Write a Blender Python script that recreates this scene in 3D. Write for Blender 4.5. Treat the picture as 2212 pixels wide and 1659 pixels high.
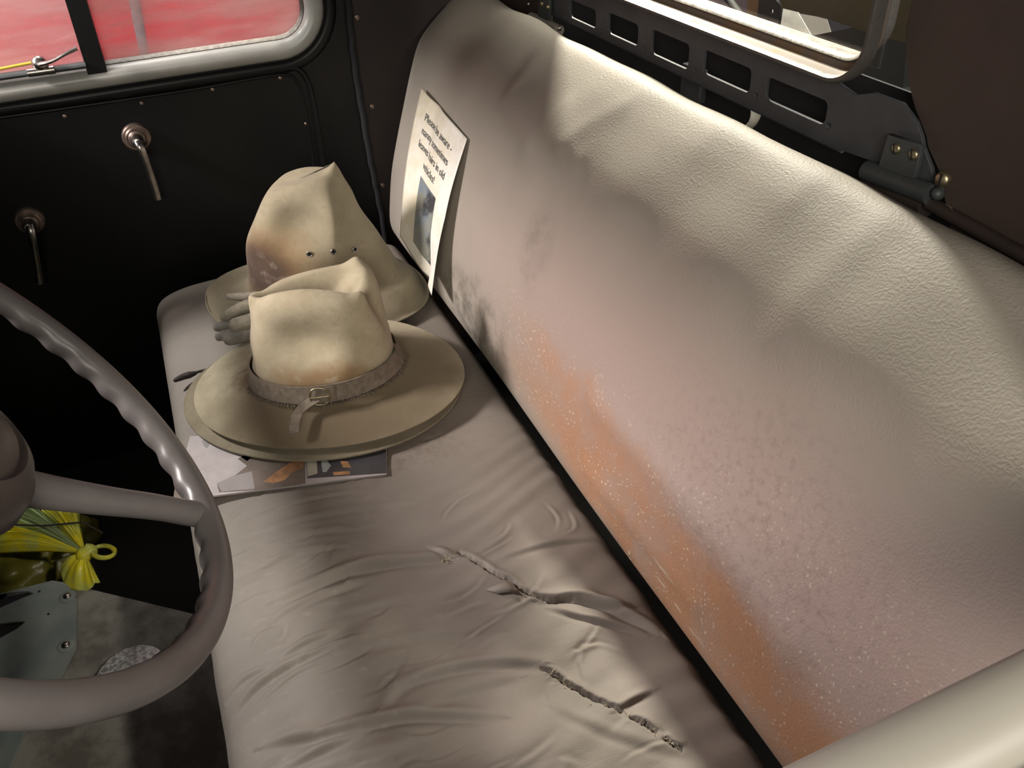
import bpy, bmesh, math, random
import numpy as np
from mathutils import Vector, Matrix
random.seed(4); rng = np.random.default_rng(4)
for o in list(bpy.data.objects): bpy.data.objects.remove(o)
S = bpy.context.scene; COL = S.collection

# ------------------------------------------------------------------ camera
F_PX, CX, CY = 1789.0, 1106.0, 829.5
CAM = np.array([0.0, 0.0, 1.11])
def _rot(yaw, p, r):
    fw = np.array([math.cos(p)*math.cos(yaw), math.cos(p)*math.sin(yaw), -math.sin(p)])
    rt = np.cross(fw, [0, 0, 1]); rt /= np.linalg.norm(rt)
    d = np.cross(fw, rt)
    return np.array([rt*math.cos(r)+d*math.sin(r), -rt*math.sin(r)+d*math.cos(r), fw])
VM = _rot(*np.radians([-21.56, 36.82, 2.99]))
cam = bpy.data.cameras.new('camera'); co = bpy.data.objects.new('camera', cam); COL.objects.link(co)
mw = Matrix.Identity(4)
for i in range(3):
    mw[i][0] = VM[0][i]; mw[i][1] = -VM[1][i]; mw[i][2] = -VM[2][i]; mw[i][3] = CAM[i]
co.matrix_world = mw
cam.sensor_width = 36; cam.lens = F_PX/2212*36; cam.clip_start = 0.01
S.camera = co

# ------------------------------------------------------------------ light
S.view_settings.view_transform = 'Standard'; S.view_settings.look = 'None'
S.view_settings.gamma = 1; S.view_settings.exposure = 0.22
S.view_settings.use_curve_mapping = False
W = bpy.data.worlds.new('world'); S.world = W; W.use_nodes = True
W.node_tree.nodes['Background'].inputs[0].default_value = (0.75, 0.72, 0.75, 1)
W.node_tree.nodes['Background'].inputs[1].default_value = 0.26
def light(kind, name, loc, target, energy, color, **kw):
    l = bpy.data.lights.new(name, kind); l.energy = energy; l.color = color
    for k, v in kw.items(): setattr(l, k, v)
    o = bpy.data.objects.new(name, l); COL.objects.link(o); o.location = loc
    o.rotation_euler = (Vector(target)-Vector(loc)).to_track_quat('-Z', 'Y').to_euler()
    return o
# shed lamp behind the cab, shining in through the rear window
light('SPOT', 'shed_lamp_behind', (1.91, -0.985, 1.83), (0.6, -0.42, 0.6), 235, (1.0, 0.95, 0.80), shadow_soft_size=0.045, spot_size=math.radians(70), spot_blend=0.3)
# shed light through the windscreen
light('AREA', 'shed_light_front', (1.30, 1.25, 1.53), (0.7, -0.35, 0.55), 38, (1.0, 0.91, 0.86), shape='RECTANGLE', size=0.40, size_y=0.20)
# shed lamp above the passenger side, slightly ahead
light('SPOT', 'shed_lamp_front', (1.70, 1.045, 2.20), (0.9, 0.1, 0.4), 140, (0.98, 0.96, 0.92), shadow_soft_size=0.05, spot_size=math.radians(60), spot_blend=0.3)
# shed light through the driver's window, behind the photographer
light('AREA', 'shed_light_driver_side', (-0.65, -0.86, 1.90), (0.8, -0.05, 0.35), 15, (1.0, 0.93, 0.80), shape='RECTANGLE', size=0.10, size_y=0.10)
light('AREA', 'added_fill_driver_side', (-1.1, 0.60, 1.55), (1.0, -0.45, 0.6), 22, (1.0, 0.94, 0.80), shape='RECTANGLE', size=0.9, size_y=0.7)  # added soft fill to lift the backrest face, no known lamp
# added light, put in to brighten the things behind the cab
light('AREA', 'added_fill_rear', (1.15, -0.78, 1.95), (1.15, -1.3, 0.7), 26, (1.0, 0.96, 0.82), shape='RECTANGLE', size=0.3, size_y=0.2)
# invented light placed over the red car outside to brighten it
light('AREA', 'added_fill_car', (1.85, 0.1, 2.1), (2.25, 0.15, 0.9), 45, (1.0, 0.93, 0.9), shape='RECTANGLE', size=0.4, size_y=1.2)

# ------------------------------------------------------------------ helpers
def ray(x, y): return VM.T @ np.array([(x-CX)/F_PX, (y-CY)/F_PX, 1.0])
def at(px, py, x=None, y=None, z=None):
    """point of the place seen at a pixel of the photo, on the plane x=, y= or z="""
    d = ray(px, py)
    if x is not None: t = (x-CAM[0])/d[0]
    elif y is not None: t = (y-CAM[1])/d[1]
    else: t = (z-CAM[2])/d[2]
    return CAM+d*t
def onplane(px, py, p, n):
    d = ray(px, py); return CAM+d*(np.dot(np.array(p)-CAM, n)/np.dot(d, n))

def mesh(name, v, f, mat=None, parent=None, smooth=True, sharp=None):
    me = bpy.data.meshes.new(name)
    me.from_pydata([tuple(map(float, q)) for q in v], [], [tuple(q) for q in f]); me.update()
    if smooth: me.polygons.foreach_set('use_smooth', [True]*len(me.polygons))
    if sharp is not None: me.set_sharp_from_angle(angle=math.radians(sharp))
    o = bpy.data.objects.new(name, me); COL.objects.link(o)
    if mat: me.materials.append(mat)
    if parent: o.parent = parent
    return o
def fixn(o):
    bm = bmesh.new(); bm.from_mesh(o.data); bmesh.ops.recalc_face_normals(bm, faces=bm.faces); bm.to_mesh(o.data); bm.free(); return o
def tag(o, label=None, cat=None, group=None, kind=None):
    if label: o['label'] = label
    if cat: o['category'] = cat
    if group: o['group'] = group
    if kind: o['kind'] = kind
    return o
def empty(name, loc, label=None, cat=None, **k):
    o = bpy.data.objects.new(name, None); COL.objects.link(o); o.location = loc; o.empty_display_size = .02
    return tag(o, label, cat, **k)
def child(o, parent):
    """parent a mesh whose vertices are in world coordinates"""
    o.parent = parent; o.matrix_parent_inverse = Matrix.Translation(-Vector(parent.location)); return o
def box(name, lo, hi, mat, parent=None, bevel=0.0):
    x0, y0, z0 = lo; x1, y1, z1 = hi
    v = [(x0,y0,z0),(x1,y0,z0),(x1,y1,z0),(x0,y1,z0),(x0,y0,z1),(x1,y0,z1),(x1,y1,z1),(x0,y1,z1)]
    f = [(0,3,2,1),(4,5,6,7),(0,1,5,4),(1,2,6,5),(2,3,7,6),(3,0,4,7)]
    o = mesh(name, v, f, mat, None, smooth=False)
    if bevel:
        b = o.modifiers.new('b', 'BEVEL'); b.width = bevel; b.segments = 3
        o.data.polygons.foreach_set('use_smooth', [True]*6)
    if parent: child(o, parent)
    return o
def catmull(P, n=8, closed=False):
    P = [np.array(p, float) for p in P]; N = len(P); out = []
    rngk = range(N if closed else N-1)
    for i in rngk:
        if closed: a, b, c, d = P[(i-1) % N], P[i], P[(i+1) % N], P[(i+2) % N]
        else: a, b, c, d = P[max(i-1, 0)], P[i], P[i+1], P[min(i+2, N-1)]
        for k in range(n):
            t = k/n
            out.append(.5*((2*b)+(-a+c)*t+(2*a-5*b+4*c-d)*t*t+(-a+3*b-3*c+d)*t**3))
    if not closed: out.append(P[-1])
    return np.array(out)
def tube_data(path, radii, seg=12, closed=False, cap=True, flat=None):
    P = np.array(path, float); n = len(P)
    R = np.full(n, radii) if np.isscalar(radii) else np.interp(np.linspace(0, 1, n), np.linspace(0, 1, len(radii)), radii)
    T = np.gradient(P, axis=0)
    if closed: T = np.roll(P, -1, 0)-np.roll(P, 1, 0)
    T /= np.linalg.norm(T, axis=1)[:, None]+1e-12
    up = np.array([0, 0, 1.0]) if abs(T[0][2]) < .9 else np.array([1.0, 0, 0])
    v = []; f = []; N0 = np.cross(T[0], up); N0 /= np.linalg.norm(N0)
    for i in range(n):
        N0 = N0-T[i]*np.dot(N0, T[i]); N0 /= np.linalg.norm(N0); B = np.cross(T[i], N0)
        for k in range(seg):
            a = 2*math.pi*k/seg
            v.append(P[i]+R[i]*(N0*math.cos(a)+B*math.sin(a)*(flat or 1)))
    m = n if closed else n-1
    for i in range(m):
        for k in range(seg):
            a = i*seg+k; b = i*seg+(k+1) % seg; c = ((i+1) % n)*seg+(k+1) % seg; d = ((i+1) % n)*seg+k
            f.append((a, b, c, d))
    if cap and not closed:
        f.append(tuple(range(seg))[::-1]); f.append(tuple((n-1)*seg+k for k in range(seg)))
    return v, f
def tube(name, path, r, mat, parent=None, seg=12, closed=False, flat=None):
    v, f = tube_data(path, r, seg, closed, True, flat)
    o = fixn(mesh(name, v, f, mat, None, sharp=50))
    if parent: child(o, parent)
    return o
def join_data(parts):
    V = []; F = []
    for v, f in parts:
        k = len(V); V += list(v); F += [tuple(i+k for i in q) for q in f]
    return V, F
def lathe_data(c, axis, prof, seg=24):
    c = np.array(c, float); a = np.array(axis, float); a /= np.linalg.norm(a)
    u = np.cross(a, [0, 0, 1.0] if abs(a[2]) < .9 else [1.0, 0, 0]); u /= np.linalg.norm(u); w = np.cross(a, u)
    v = []; f = []
    for (r, h) in prof:
        for k in range(seg):
            t = 2*math.pi*k/seg; v.append(c+a*h+r*(u*math.cos(t)+w*math.sin(t)))
    for i in range(len(prof)-1):
        for k in range(seg): f.append((i*seg+k, i*seg+(k+1) % seg, (i+1)*seg+(k+1) % seg, (i+1)*seg+k))
    f.append(tuple(range(seg))[::-1]); f.append(tuple((len(prof)-1)*seg+k for k in range(seg)))
    return v, f
def lathe(name, c, axis, prof, mat, parent=None, seg=24):
    v, f = lathe_data(c, axis, prof, seg); o = fixn(mesh(name, v, f, mat, None, sharp=40))
    if parent: child(o, parent)
    return o
def screw(name, c, axis, r, mat, parent, slot=None):
    """domed slotted screw head standing on c"""
    prof = [(r, -r*.3), (r, r*.15), (r*.9, r*.35), (r*.6, r*.5), (r*.2, r*.58)]
    parts = [lathe_data(c, axis, prof, 20)]
    o = lathe(name, c, axis, prof, mat, parent, 20)
    if slot is not None:
        a = np.array(axis, float); a /= np.linalg.norm(a); s = np.array(slot, float); s -= a*np.dot(s, a); s /= np.linalg.norm(s); t = np.cross(a, s)
        c2 = np.array(c)+a*r*.5; V = []
        for h in (0, r*.14):
            for q, w in ((-1, -1), (1, -1), (1, 1), (-1, 1)): V.append(c2+a*h+s*q*r*.85+t*w*r*.13)
        m = mesh('screw_slot', V, [(0,3,2,1),(4,5,6,7),(0,1,5,4),(1,2,6,5),(2,3,7,6),(3,0,4,7)], M['black'], None, False)
        m.parent = o; m.matrix_parent_inverse = Matrix.Identity(4)
    return o
def plate(name, outer, holes, org, ux, uy, th, mat, parent=None, bevel=0.0):
    """flat plate with holes; outer/holes are 2D point lists on the plane org + a*ux + b*uy"""
    cu = bpy.data.curves.new(name, 'CURVE'); cu.dimensions = '2D'; cu.fill_mode = 'BOTH'
    for pts in [outer]+list(holes):
        s = cu.splines.new('POLY'); s.points.add(len(pts)-1)
        for i, p in enumerate(pts): s.points[i].co = (p[0], p[1], 0, 1)
        s.use_cyclic_u = True
    cu.extrude = th/2; cu.bevel_depth = bevel
    t = bpy.data.objects.new('t', cu); COL.objects.link(t)
    dg = bpy.context.evaluated_depsgraph_get(); me = bpy.data.meshes.new_from_object(t.evaluated_get(dg))
    bpy.data.objects.remove(t); ux = Vector(ux); uy = Vector(uy); n = ux.cross(uy)
    for v in me.vertices: v.co = Vector(org)+ux*v.co.x+uy*v.co.y+n*v.co.z
    me.name = name; me.materials.clear(); me.materials.append(mat)
    o = bpy.data.objects.new(name, me); COL.objects.link(o)
    if parent: child(o, parent)
    return o
def rrect(x0, y0, x1, y1, r, n=5):
    out = []
    for cx, cy, a0 in ((x1-r, y1-r, 0), (x0+r, y1-r, 90), (x0+r, y0+r, 180), (x1-r, y0+r, 270)):
        for k in range(n+1):
            a = math.radians(a0+90*k/n); out.append((cx+r*math.cos(a), cy+r*math.sin(a)))
    return out
def circ(cx, cy, r, n=14): return [(cx+r*math.cos(2*math.pi*k/n), cy+r*math.sin(2*math.pi*k/n)) for k in range(n)]

# ------------------------------------------------------------------ materials
class NT:
    def __init__(s, name, rough=.6, metal=0, spec=.5):
        s.m = bpy.data.materials.new(name); s.m.use_nodes = True; s.t = s.m.node_tree; s.N = s.t.nodes; s.L = s.t.links
        s.b = s.N['Principled BSDF']; s.b.inputs['Roughness'].default_value = rough; s.b.inputs['Metallic'].default_value = metal
        s.b.inputs['Specular IOR Level'].default_value = spec
        s.tc = s.N.new('ShaderNodeTexCoord'); s.co = s.tc.outputs['Object']
    def link(s, a, b): s.L.new(a, b)
    def mapping(s, scale=(1,1,1), rot=(0,0,0), loc=(0,0,0), src=None):
        n = s.N.new('ShaderNodeMapping'); n.inputs['Scale'].default_value = scale; n.inputs['Rotation'].default_value = rot; n.inputs['Location'].default_value = loc
        s.link(src or s.co, n.inputs[0]); return n.outputs[0]
    def noise(s, scale, detail=4, rough=.6, src=None, dist=0):
        n = s.N.new('ShaderNodeTexNoise'); n.inputs['Scale'].default_value = scale; n.inputs['Detail'].default_value = detail
        n.inputs['Roughness'].default_value = rough; n.inputs['Distortion'].default_value = dist
        s.link(src or s.co, n.inputs['Vector']); return n.outputs[0]
    def voro(s, scale, feat='F1', src=None, out=0):
        n = s.N.new('ShaderNodeTexVoronoi'); n.feature = feat; n.inputs['Scale'].default_value = scale
        s.link(src or s.co, n.inputs['Vector']); return n.outputs[out]
    def ramp(s, src, stops):
        n = s.N.new('ShaderNodeValToRGB'); e = n.color_ramp.elements
        while len(e) < len(stops): e.new(.5)
        for i, (p, c) in enumerate(stops):
            e[i].position = p; e[i].color = (c, c, c, 1) if np.isscalar(c) else (*c, 1)
        s.link(src, n.inputs[0]); return n.outputs[0]
    def mix(s, fac, a, b, mode='MIX'):
        n = s.N.new('ShaderNodeMix'); n.data_type = 'RGBA'; n.blend_type = mode
        for i, q in ((0, fac), (6, a), (7, b)):
            if isinstance(q, bpy.types.NodeSocket): s.link(q, n.inputs[i])
            elif np.isscalar(q): n.inputs[i].default_value = q if i == 0 else (q, q, q, 1)
            else: n.inputs[i].default_value = (*q, 1)
        return n.outputs[2]
    def math(s, op, a, b=None, c=None, clamp=False):
        n = s.N.new('ShaderNodeMath'); n.operation = op; n.use_clamp = clamp
        for i, q in enumerate((a, b, c)):
            if q is None: continue
            if isinstance(q, bpy.types.NodeSocket): s.link(q, n.inputs[i])
            else: n.inputs[i].default_value = q
        return n.outputs[0]
    def xyz(s, src=None):
        n = s.N.new('ShaderNodeSeparateXYZ'); s.link(src or s.co, n.inputs[0]); return n.outputs
    def blob(s, c, r, soft=.5, src=None):
        """1 inside an ellipsoid about c with radii r, soft edge"""
        m = s.mapping(scale=[1/q for q in r], loc=[-c[i]/r[i] for i in range(3)], src=src)
        n = s.N.new('ShaderNodeVectorMath'); n.operation = 'LENGTH'; s.link(m, n.inputs[0])
        mr = s.N.new('ShaderNodeMapRange'); mr.interpolation_type = 'SMOOTHSTEP'
        s.link(n.outputs['Value'], mr.inputs[0]); mr.inputs[1].default_value = 1+soft; mr.inputs[2].default_value = 1-soft
        mr.inputs[3].default_value = 0; mr.inputs[4].default_value = 1
        return mr.outputs[0]
    def warp(s, scale, amt, src=None):
        n = s.N.new('ShaderNodeTexNoise'); n.inputs['Scale'].default_value = scale; n.inputs['Detail'].default_value = 3
        s.link(src or s.co, n.inputs['Vector'])
        a = s.N.new('ShaderNodeVectorMath'); a.operation = 'SUBTRACT'; s.link(n.outputs['Color'], a.inputs[0]); a.inputs[1].default_value = (.5,.5,.5)
        b = s.N.new('ShaderNodeVectorMath'); b.operation = 'MULTIPLY_ADD'; s.link(a.outputs[0], b.inputs[0]); b.inputs[1].default_value = (amt,)*3
        s.link(src or s.co, b.inputs[2]); return b.outputs[0]
    def color(s, c):
        if isinstance(c, bpy.types.NodeSocket): s.link(c, s.b.inputs['Base Color'])
        else: s.b.inputs['Base Color'].default_value = (*c, 1)
        return s
    def rough(s, c): s.link(c, s.b.inputs['Roughness']); return s
    def bump(s, h, strength, dist, prev=None):
        n = s.N.new('ShaderNodeBump'); n.inputs['Strength'].default_value = strength; n.inputs['Distance'].default_value = dist
        s.link(h, n.inputs['Height'])
        if prev: s.link(prev, n.inputs['Normal'])
        s.link(n.outputs[0], s.b.inputs['Normal']); return n.outputs[0]
M = {}
def simple(name, c, rough=.6, metal=0, var=.15, scale=30, bump=.0, spec=.5):
    n = NT(name, rough, metal, spec); q = n.noise(scale, 5)
    n.color(n.mix(n.ramp(q, [(.3, 0), (.7, 1)]), [x*(1-var) for x in c], [min(1, x*(1+var)) for x in c]))
    if bump: n.bump(q, bump, .002)
    M[name] = n.m; return n
simple('black', (.006, .006, .007), .7)
simple('door_black', (.0045, .0047, .0052), .42, spec=.3)
simple('pillar_brown', (.018, .011, .010), .65, scale=12, var=.3)
simple('rear_brown', (.060, .042, .036), .6, scale=8, var=.15, bump=.05)
simple('sill_grey', (.34, .34, .32), .32, scale=9, var=.18)
simple('near_sill', (.38, .36, .315), .45, scale=5, var=.05)
simple('chrome', (.42, .39, .37), .3, 1, scale=60, var=.3)
simple('aged_metal', (.26, .20, .17), .42, .8, scale=90, var=.4)
simple('brass', (.40, .34, .22), .35, .9, scale=150, var=.3)
simple('hinge_grey', (.048, .054, .056), .5, scale=60)
simple('blue_grey', (.028, .032, .040), .6, scale=20)
simple('panel_grey', (.050, .053, .060), .55, scale=25, var=.2)
simple('seal_black', (.012, .012, .015), .85, scale=400, bump=.5)
simple('rod_dark', (.06, .045, .04), .45, .3)
simple('carpet', (.010, .009, .008), .95, scale=300, bump=.4)
simple('roof', (.12, .11, .10), .8)
simple('khaki', (.085, .070, .036), .6, scale=12, var=.25, bump=.1)
simple('dark_box', (.020, .022, .020), .7)
simple('white_sheet', (.80, .80, .70), .7, scale=40, var=.12, bump=.6)
simple('bracket_brown', (.16, .10, .05), .5, scale=20)
simple('leather_strap', (.19, .155, .12), .75, scale=120, var=.3, bump=.3)
simple('felt_edge', (.17, .14, .105), .95, scale=400, var=.3, bump=.6)
simple('ink', (.12, .12, .12), .7)
simple('cord_dark', (.035, .025, .022), .7, scale=200, bump=.5)
simple('foam', (.62, .54, .38), .95, scale=500, var=.3, bump=.8)
simple('glove', (.25, .23, .205), .9, scale=120, var=.22, bump=.3)
simple('glove_tan', (.34, .31, .25), .9, scale=120, var=.22, bump=.3)
simple('shoe_white', (.6, .58, .5), .6)
n = simple('red_paint', (.62, .045, .065), .3, scale=6, var=.12)
simple('grey_trim', (.25, .22, .24), .4)
simple('yellow_edge', (.65, .48, .06), .4)
n = simple('rust_frame', (.13, .10, .085), .6, scale=30)
c = n.mix(n.ramp(n.noise(22, 6), [(.52, 0), (.62, 1)]), (.19, .15, .12), (.25, .14, .055)); n.color(c)
n = NT('window_bead', .45); q = n.noise(160, 4); c = n.mix(n.ramp(q, [(.35, 0), (.7, 1)]), (.22, .20, .175), (.40, .375, .33)); g_ = n.N.new('ShaderNodeNewGeometry'); up = n.ramp(n.xyz(g_.outputs['Normal'])[2], [(.15, 0), (.6, 1)]); c = n.mix(up, (.075, .068, .062), c); n.color(c); n.bump(q, .5, .002); M['window_bead'] = n.m  # pale dust on upward faces; other faces painted darker as shade on the jamb
n = NT('wheel_plastic', .33); q = n.noise(7, 5)
n.color(n.mix(n.ramp(q, [(.35, 0), (.7, 1)]), (.105, .093, .092), (.158, .145, .143))); n.bump(n.noise(220, 3), .06, .001)
n.rough(n.ramp(q, [(.3, .3), (.7, .46)])); M['wheel'] = n.m
n = NT('hub_plastic', .4); n.color((.045, .036, .034)); M['hub'] = n.m

# glass
def glass(name, haze, hz=(.8, .6, .6)):
    m = bpy.data.materials.new(name); m.use_nodes = True; t = m.node_tree; t.nodes.clear()
    o = t.nodes.new('ShaderNodeOutputMaterial'); tr = t.nodes.new('ShaderNodeBsdfTransparent'); gl = t.nodes.new('ShaderNodeBsdfGlossy')
    gl.inputs['Roughness'].default_value = .05; fr = t.nodes.new('ShaderNodeValue'); fr.outputs[0].default_value = .05
    df = t.nodes.new('ShaderNodeBsdfDiffuse'); df.inputs[0].default_value = (*hz, 1)
    m1 = t.nodes.new('ShaderNodeMixShader'); m2 = t.nodes.new('ShaderNodeMixShader')
    tc = t.nodes.new('ShaderNodeTexCoord'); no = t.nodes.new('ShaderNodeTexNoise'); no.inputs['Scale'].default_value = 9; no.inputs['Detail'].default_value = 6
    mp = t.nodes.new('ShaderNodeMapping'); mp.inputs['Scale'].default_value = (1, .5, 3); mp.inputs['Rotation'].default_value = (.5, 0, 0)
    t.links.new(tc.outputs['Object'], mp.inputs[0]); t.links.new(mp.outputs[0], no.inputs['Vector'])
    ra = t.nodes.new('ShaderNodeMapRange'); ra.inputs[1].default_value = .35; ra.inputs[2].default_value = .75; ra.inputs[3].default_value = haze*.4; ra.inputs[4].default_value = haze*1.6
    t.links.new(no.outputs[0], ra.inputs[0]); t.links.new(ra.outputs[0], m2.inputs[0])
    t.links.new(fr.outputs[0], m1.inputs[0]); t.links.new(tr.outputs[0], m1.inputs[1]); t.links.new(gl.outputs[0], m1.inputs[2])
    t.links.new(m1.outputs[0], m2.inputs[1]); t.links.new(df.outputs[0], m2.inputs[2]); t.links.new(m2.outputs[0], o.inputs[0]); M[name] = m
glass('door_glass', .42, (.9, .66, .66)); glass('rear_glass', .01)

# backrest vinyl
n = NT('backrest_vinyl', .60, spec=.4)
wp = n.warp(9, .06)
big = n.noise(3.5, 4)
base = n.mix(n.ramp(big, [(.35, 0), (.65, 1)]), (.300, .272, .236), (.360, .326, .282))
pink_light = n.mix(n.blob((.45, -.40, .55), (.55, .3, .13), .6, wp), base, (.345, .262, .232))  # pinkish light on the front face, painted into the vinyl
org = n.blob((.42, -.35, .445), (.40, .2, .062), .45, wp)
org2 = n.blob((.66, -.37, .505), (.17, .2, .028), .6, wp)
o_ = n.math('MAXIMUM', org, n.math('MULTIPLY', org2, .8))
on = n.math('MULTIPLY', o_, n.ramp(n.noise(14, 5, src=wp), [(.28, .25), (.55, 1)]))
c = n.mix(n.math('MULTIPLY', on, .75), pink_light, (.42, .195, .088))
mold = n.math('MULTIPLY', n.blob((1.02, -.35, .44), (.13, .2, .05), .6, wp), n.ramp(n.noise(28, 5), [(.4, 0), (.62, 1)]))
c = n.mix(n.math('MULTIPLY', mold, .7), c, (.07, .065, .055))
dk = n.math('MULTIPLY', n.blob((.38, -.40, .56), (.16, .2, .09), .7, wp), n.ramp(n.noise(120, 4), [(.5, 0), (.72, 1)]))
c = n.mix(n.math('MULTIPLY', dk, .35), c, (.14, .09, .08))
sm = n.math('MULTIPLY', n.blob((.875, -.42, .60), (.030, .3, .045), .6, wp), n.ramp(n.noise(50, 4), [(.4, .2), (.65, 1)]))
c = n.mix(n.math('MULTIPLY', sm, .45), c, (.17, .145, .125))
dust = n.math('MULTIPLY', n.ramp(n.voro(170, src=wp), [(.14, 1), (.28, 0)]), n.ramp(n.noise(26, 4, src=wp), [(.43, 0), (.56, 1)]))
dz = n.math('MAXIMUM', n.blob((.60, -.36, .47), (.36, .2, .07), .8, wp), n.math('MULTIPLY', n.blob((.30, -.4, .52), (.2, .2, .09), .8, wp), .6))
scr = n.math('MULTIPLY', n.ramp(n.noise(60, 3, src=n.mapping((.25, 1, 1.5), (0, 1.1, 0))), [(.66, 0), (.70, 1)]), n.blob((.47, -.35, .44), (.08, .2, .035), .5, wp))
dust = n.math('MAXIMUM', n.math('MULTIPLY', dust, dz), scr)
c = n.mix(n.math('MULTIPLY', dust, .75), c, (.66, .58, .46)); n.color(c)
g1 = n.voro(430, 'SMOOTH_F1', src=n.warp(60, .01)); b1 = n.bump(g1, .36, .0013)
b2 = n.bump(n.noise(900, 2), .15, .0006, b1); n.bump(dust, .4, .001, b2)
M['backrest'] = n.m
# cushion vinyl
n = NT('cushion_vinyl', .66, spec=.35)
wp = n.warp(8, .05)
c = n.mix(n.ramp(n.noise(5, 5), [(.35, 0), (.65, 1)]), (.235, .204, .178), (.300, .264, .232))
st = n.noise(30, 4, src=n.mapping((1, .22, 1), (0, 0, .25)))
c = n.mix(n.ramp(st, [(.55, 0), (.75, .35)]), c, (.22, .185, .17))
lt = n.math('MULTIPLY', n.ramp(n.noise(90, 5, src=n.mapping((1, .5, 1), (0, 0, .5))), [(.6, 0), (.75, 1)]), n.blob((.6, 0, .38), (.25, .13, .1), .7, wp))
c = n.mix(n.math('MULTIPLY', lt, .3), c, (.5, .46, .44))
br = n.math('MULTIPLY', n.blob((.83, -.15, .38), (.05, .1, .1), .7, wp), n.ramp(n.noise(80, 4), [(.45, 0), (.7, 1)]))
c = n.mix(n.math('MULTIPLY', br, .5), c, (.16, .09, .06)); n.color(c)
b = n.bump(n.noise(420, 3), .18, .0008); b = n.bump(n.noise(38, 5, src=n.mapping((1, .2, 1), (0, 0, .2))), .35, .0035, b)
M['cushion'] = n.m
# felts (object coordinates are the hat's own)
def felt(name, c0, c1, stains_and_shade, spots=.5):
    n = NT(name, .92, spec=.15); wp = n.warp(22, .03)
    c = n.mix(n.ramp(n.noise(18, 6), [(.35, 0), (.68, 1)]), c0, c1)
    c = n.mix(n.math('MULTIPLY', n.ramp(n.noise(70, 5), [(.55, 0), (.75, 1)]), spots), c, [q*.72 for q in c0])
    for (ce, r, col, k, lo) in stains_and_shade:
        f = n.math('MULTIPLY', n.blob(ce, r, .5, wp), n.ramp(n.noise(45, 6), [(lo, .15), (lo+.22, 1)]))
        c = n.mix(n.math('MULTIPLY', f, k), c, col)
    n.color(c); n.bump(n.noise(500, 3), .22, .001, n.bump(n.noise(40, 4), .15, .002))
    n.b.inputs['Sheen Weight'].default_value = .15
    M[name] = n.m
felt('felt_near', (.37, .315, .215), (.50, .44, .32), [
    ((.02, -.085, .045), (.085, .04, .020), (.23, .125, .05), .75, .25),
    ((-.105, 0, .03), (.03, .07, .045), (.15, .085, .045), .8, .35),
    ((0, -.13, .01), (.21, .09, .03), (.165, .127, .080), .9, .1),  # shade on the front of the brim, painted into the felt
    ((.12, -.02, .01), (.09, .12, .03), (.175, .135, .085), .8, .1)])  # painted brim shade carried round to the right side
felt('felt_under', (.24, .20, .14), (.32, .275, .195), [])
felt('felt_far', (.28, .240, .165), (.36, .315, .222), [
    ((-.055, -.07, .080), (.075, .07, .062), (.29, .17, .07), .7, .2),
    ((-.068, -.06, .078), (.055, .06, .046), (.060, .034, .024), .97, .02),
    ((-.060, -.07, .070), (.045, .05, .035), (.34, .27, .22), .7, .52)])
# paper of the notice
n = NT('paper', .55); wp = n.warp(30, .02)
c = n.mix(n.ramp(n.noise(10, 4), [(.42, 0), (.66, 1)]), (.90, .87, .80), (.74, .68, .52)); c = n.mix(n.ramp(n.noise(90, 4), [(.5, 0), (.75, .3)]), c, (.55, .53, .5)); n.color(c)
n.b.inputs['Coat Weight'].default_value = .3; n.b.inputs['Coat Roughness'].default_value = .3
M['paper'] = n.m
n = NT('photo_print', .4); z = n.xyz()[2]
c = n.mix(n.ramp(n.noise(22, 5), [(.45, 0), (.55, 1)]), (.20, .24, .28), (.26, .26, .22))
c = n.mix(n.ramp(n.noise(9, 5), [(.5, 0), (.56, 1)]), c, (.06, .06, .065)); n.color(c); M['photo'] = n.m
# floor cover steel
n = NT('cover_steel', .5, .05); q = n.noise(14, 6)
n.color(n.mix(n.ramp(q, [(.4, 0), (.6, 1)]), (.19, .225, .215), (.26, .285, .265))); n.bump(q, .1, .002); M['cover_steel'] = n.m
n = NT('tunnel_steel', .55, .1); q = n.noise(16, 6)
n.color(n.mix(n.ramp(q, [(.45, 0), (.62, 1)]), (.16, .145, .12), (.30, .285, .25))); M['tunnel_steel'] = n.m
n = NT('galvanised', .4, .5); n.color(n.mix(n.ramp(n.noise(170, 4), [(.42, 0), (.58, 1)]), (.80, .80, .76), (.34, .35, .34))); M['galv'] = n.m
# yellow plastic
n = NT('yellow_plastic', .28); q = n.noise(30, 4)
n.color(n.mix(n.ramp(q, [(.4, 0), (.62, 1)]), (.80, .70, .03), (.60, .64, .14)))
n.b.inputs['Subsurface Weight'].default_value = .0; n.b.inputs['Transmission Weight'].default_value = .0
n.bump(n.noise(120, 4), .35, .002); M['yellow'] = n.m
n = NT('green_plastic', .3); n.color((.26, .33, .16)); n.bump(n.noise(90, 4), .4, .002); M['greenbag'] = n.m
n = NT('olive_plastic', .35); n.color((.13, .12, .02)); n.bump(n.noise(60, 4), .5, .003); M['olivebag'] = n.m

# ------------------------------------------------------------------ cab shell
DX = 1.53
tag(box('floor', (-.1, -.72, -.02), (DX+.03, 1.0, 0), M['carpet']), kind='structure')
tag(box('ceiling', (.02, -.66, 1.40), (DX+.04, .385, 1.42), M['roof']), kind='structure')
tag(box('header_light_baffle', (.13, .37, 1.08), (DX-.01, .40, 1.42), M['roof']), kind='structure')  # unseen header board, hung low to keep front light off the upper backrest
tag(box('wall_front', (.02, .80, 0), (DX+.02, .83, .86), M['black']), kind='structure')
tag(box('cowl_light_baffle', (.14, .37, .70), (DX-.015, .80, .80), M['black']), kind='structure')  # unseen cowl and dash, extended to block front lamps from seat and floor
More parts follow.
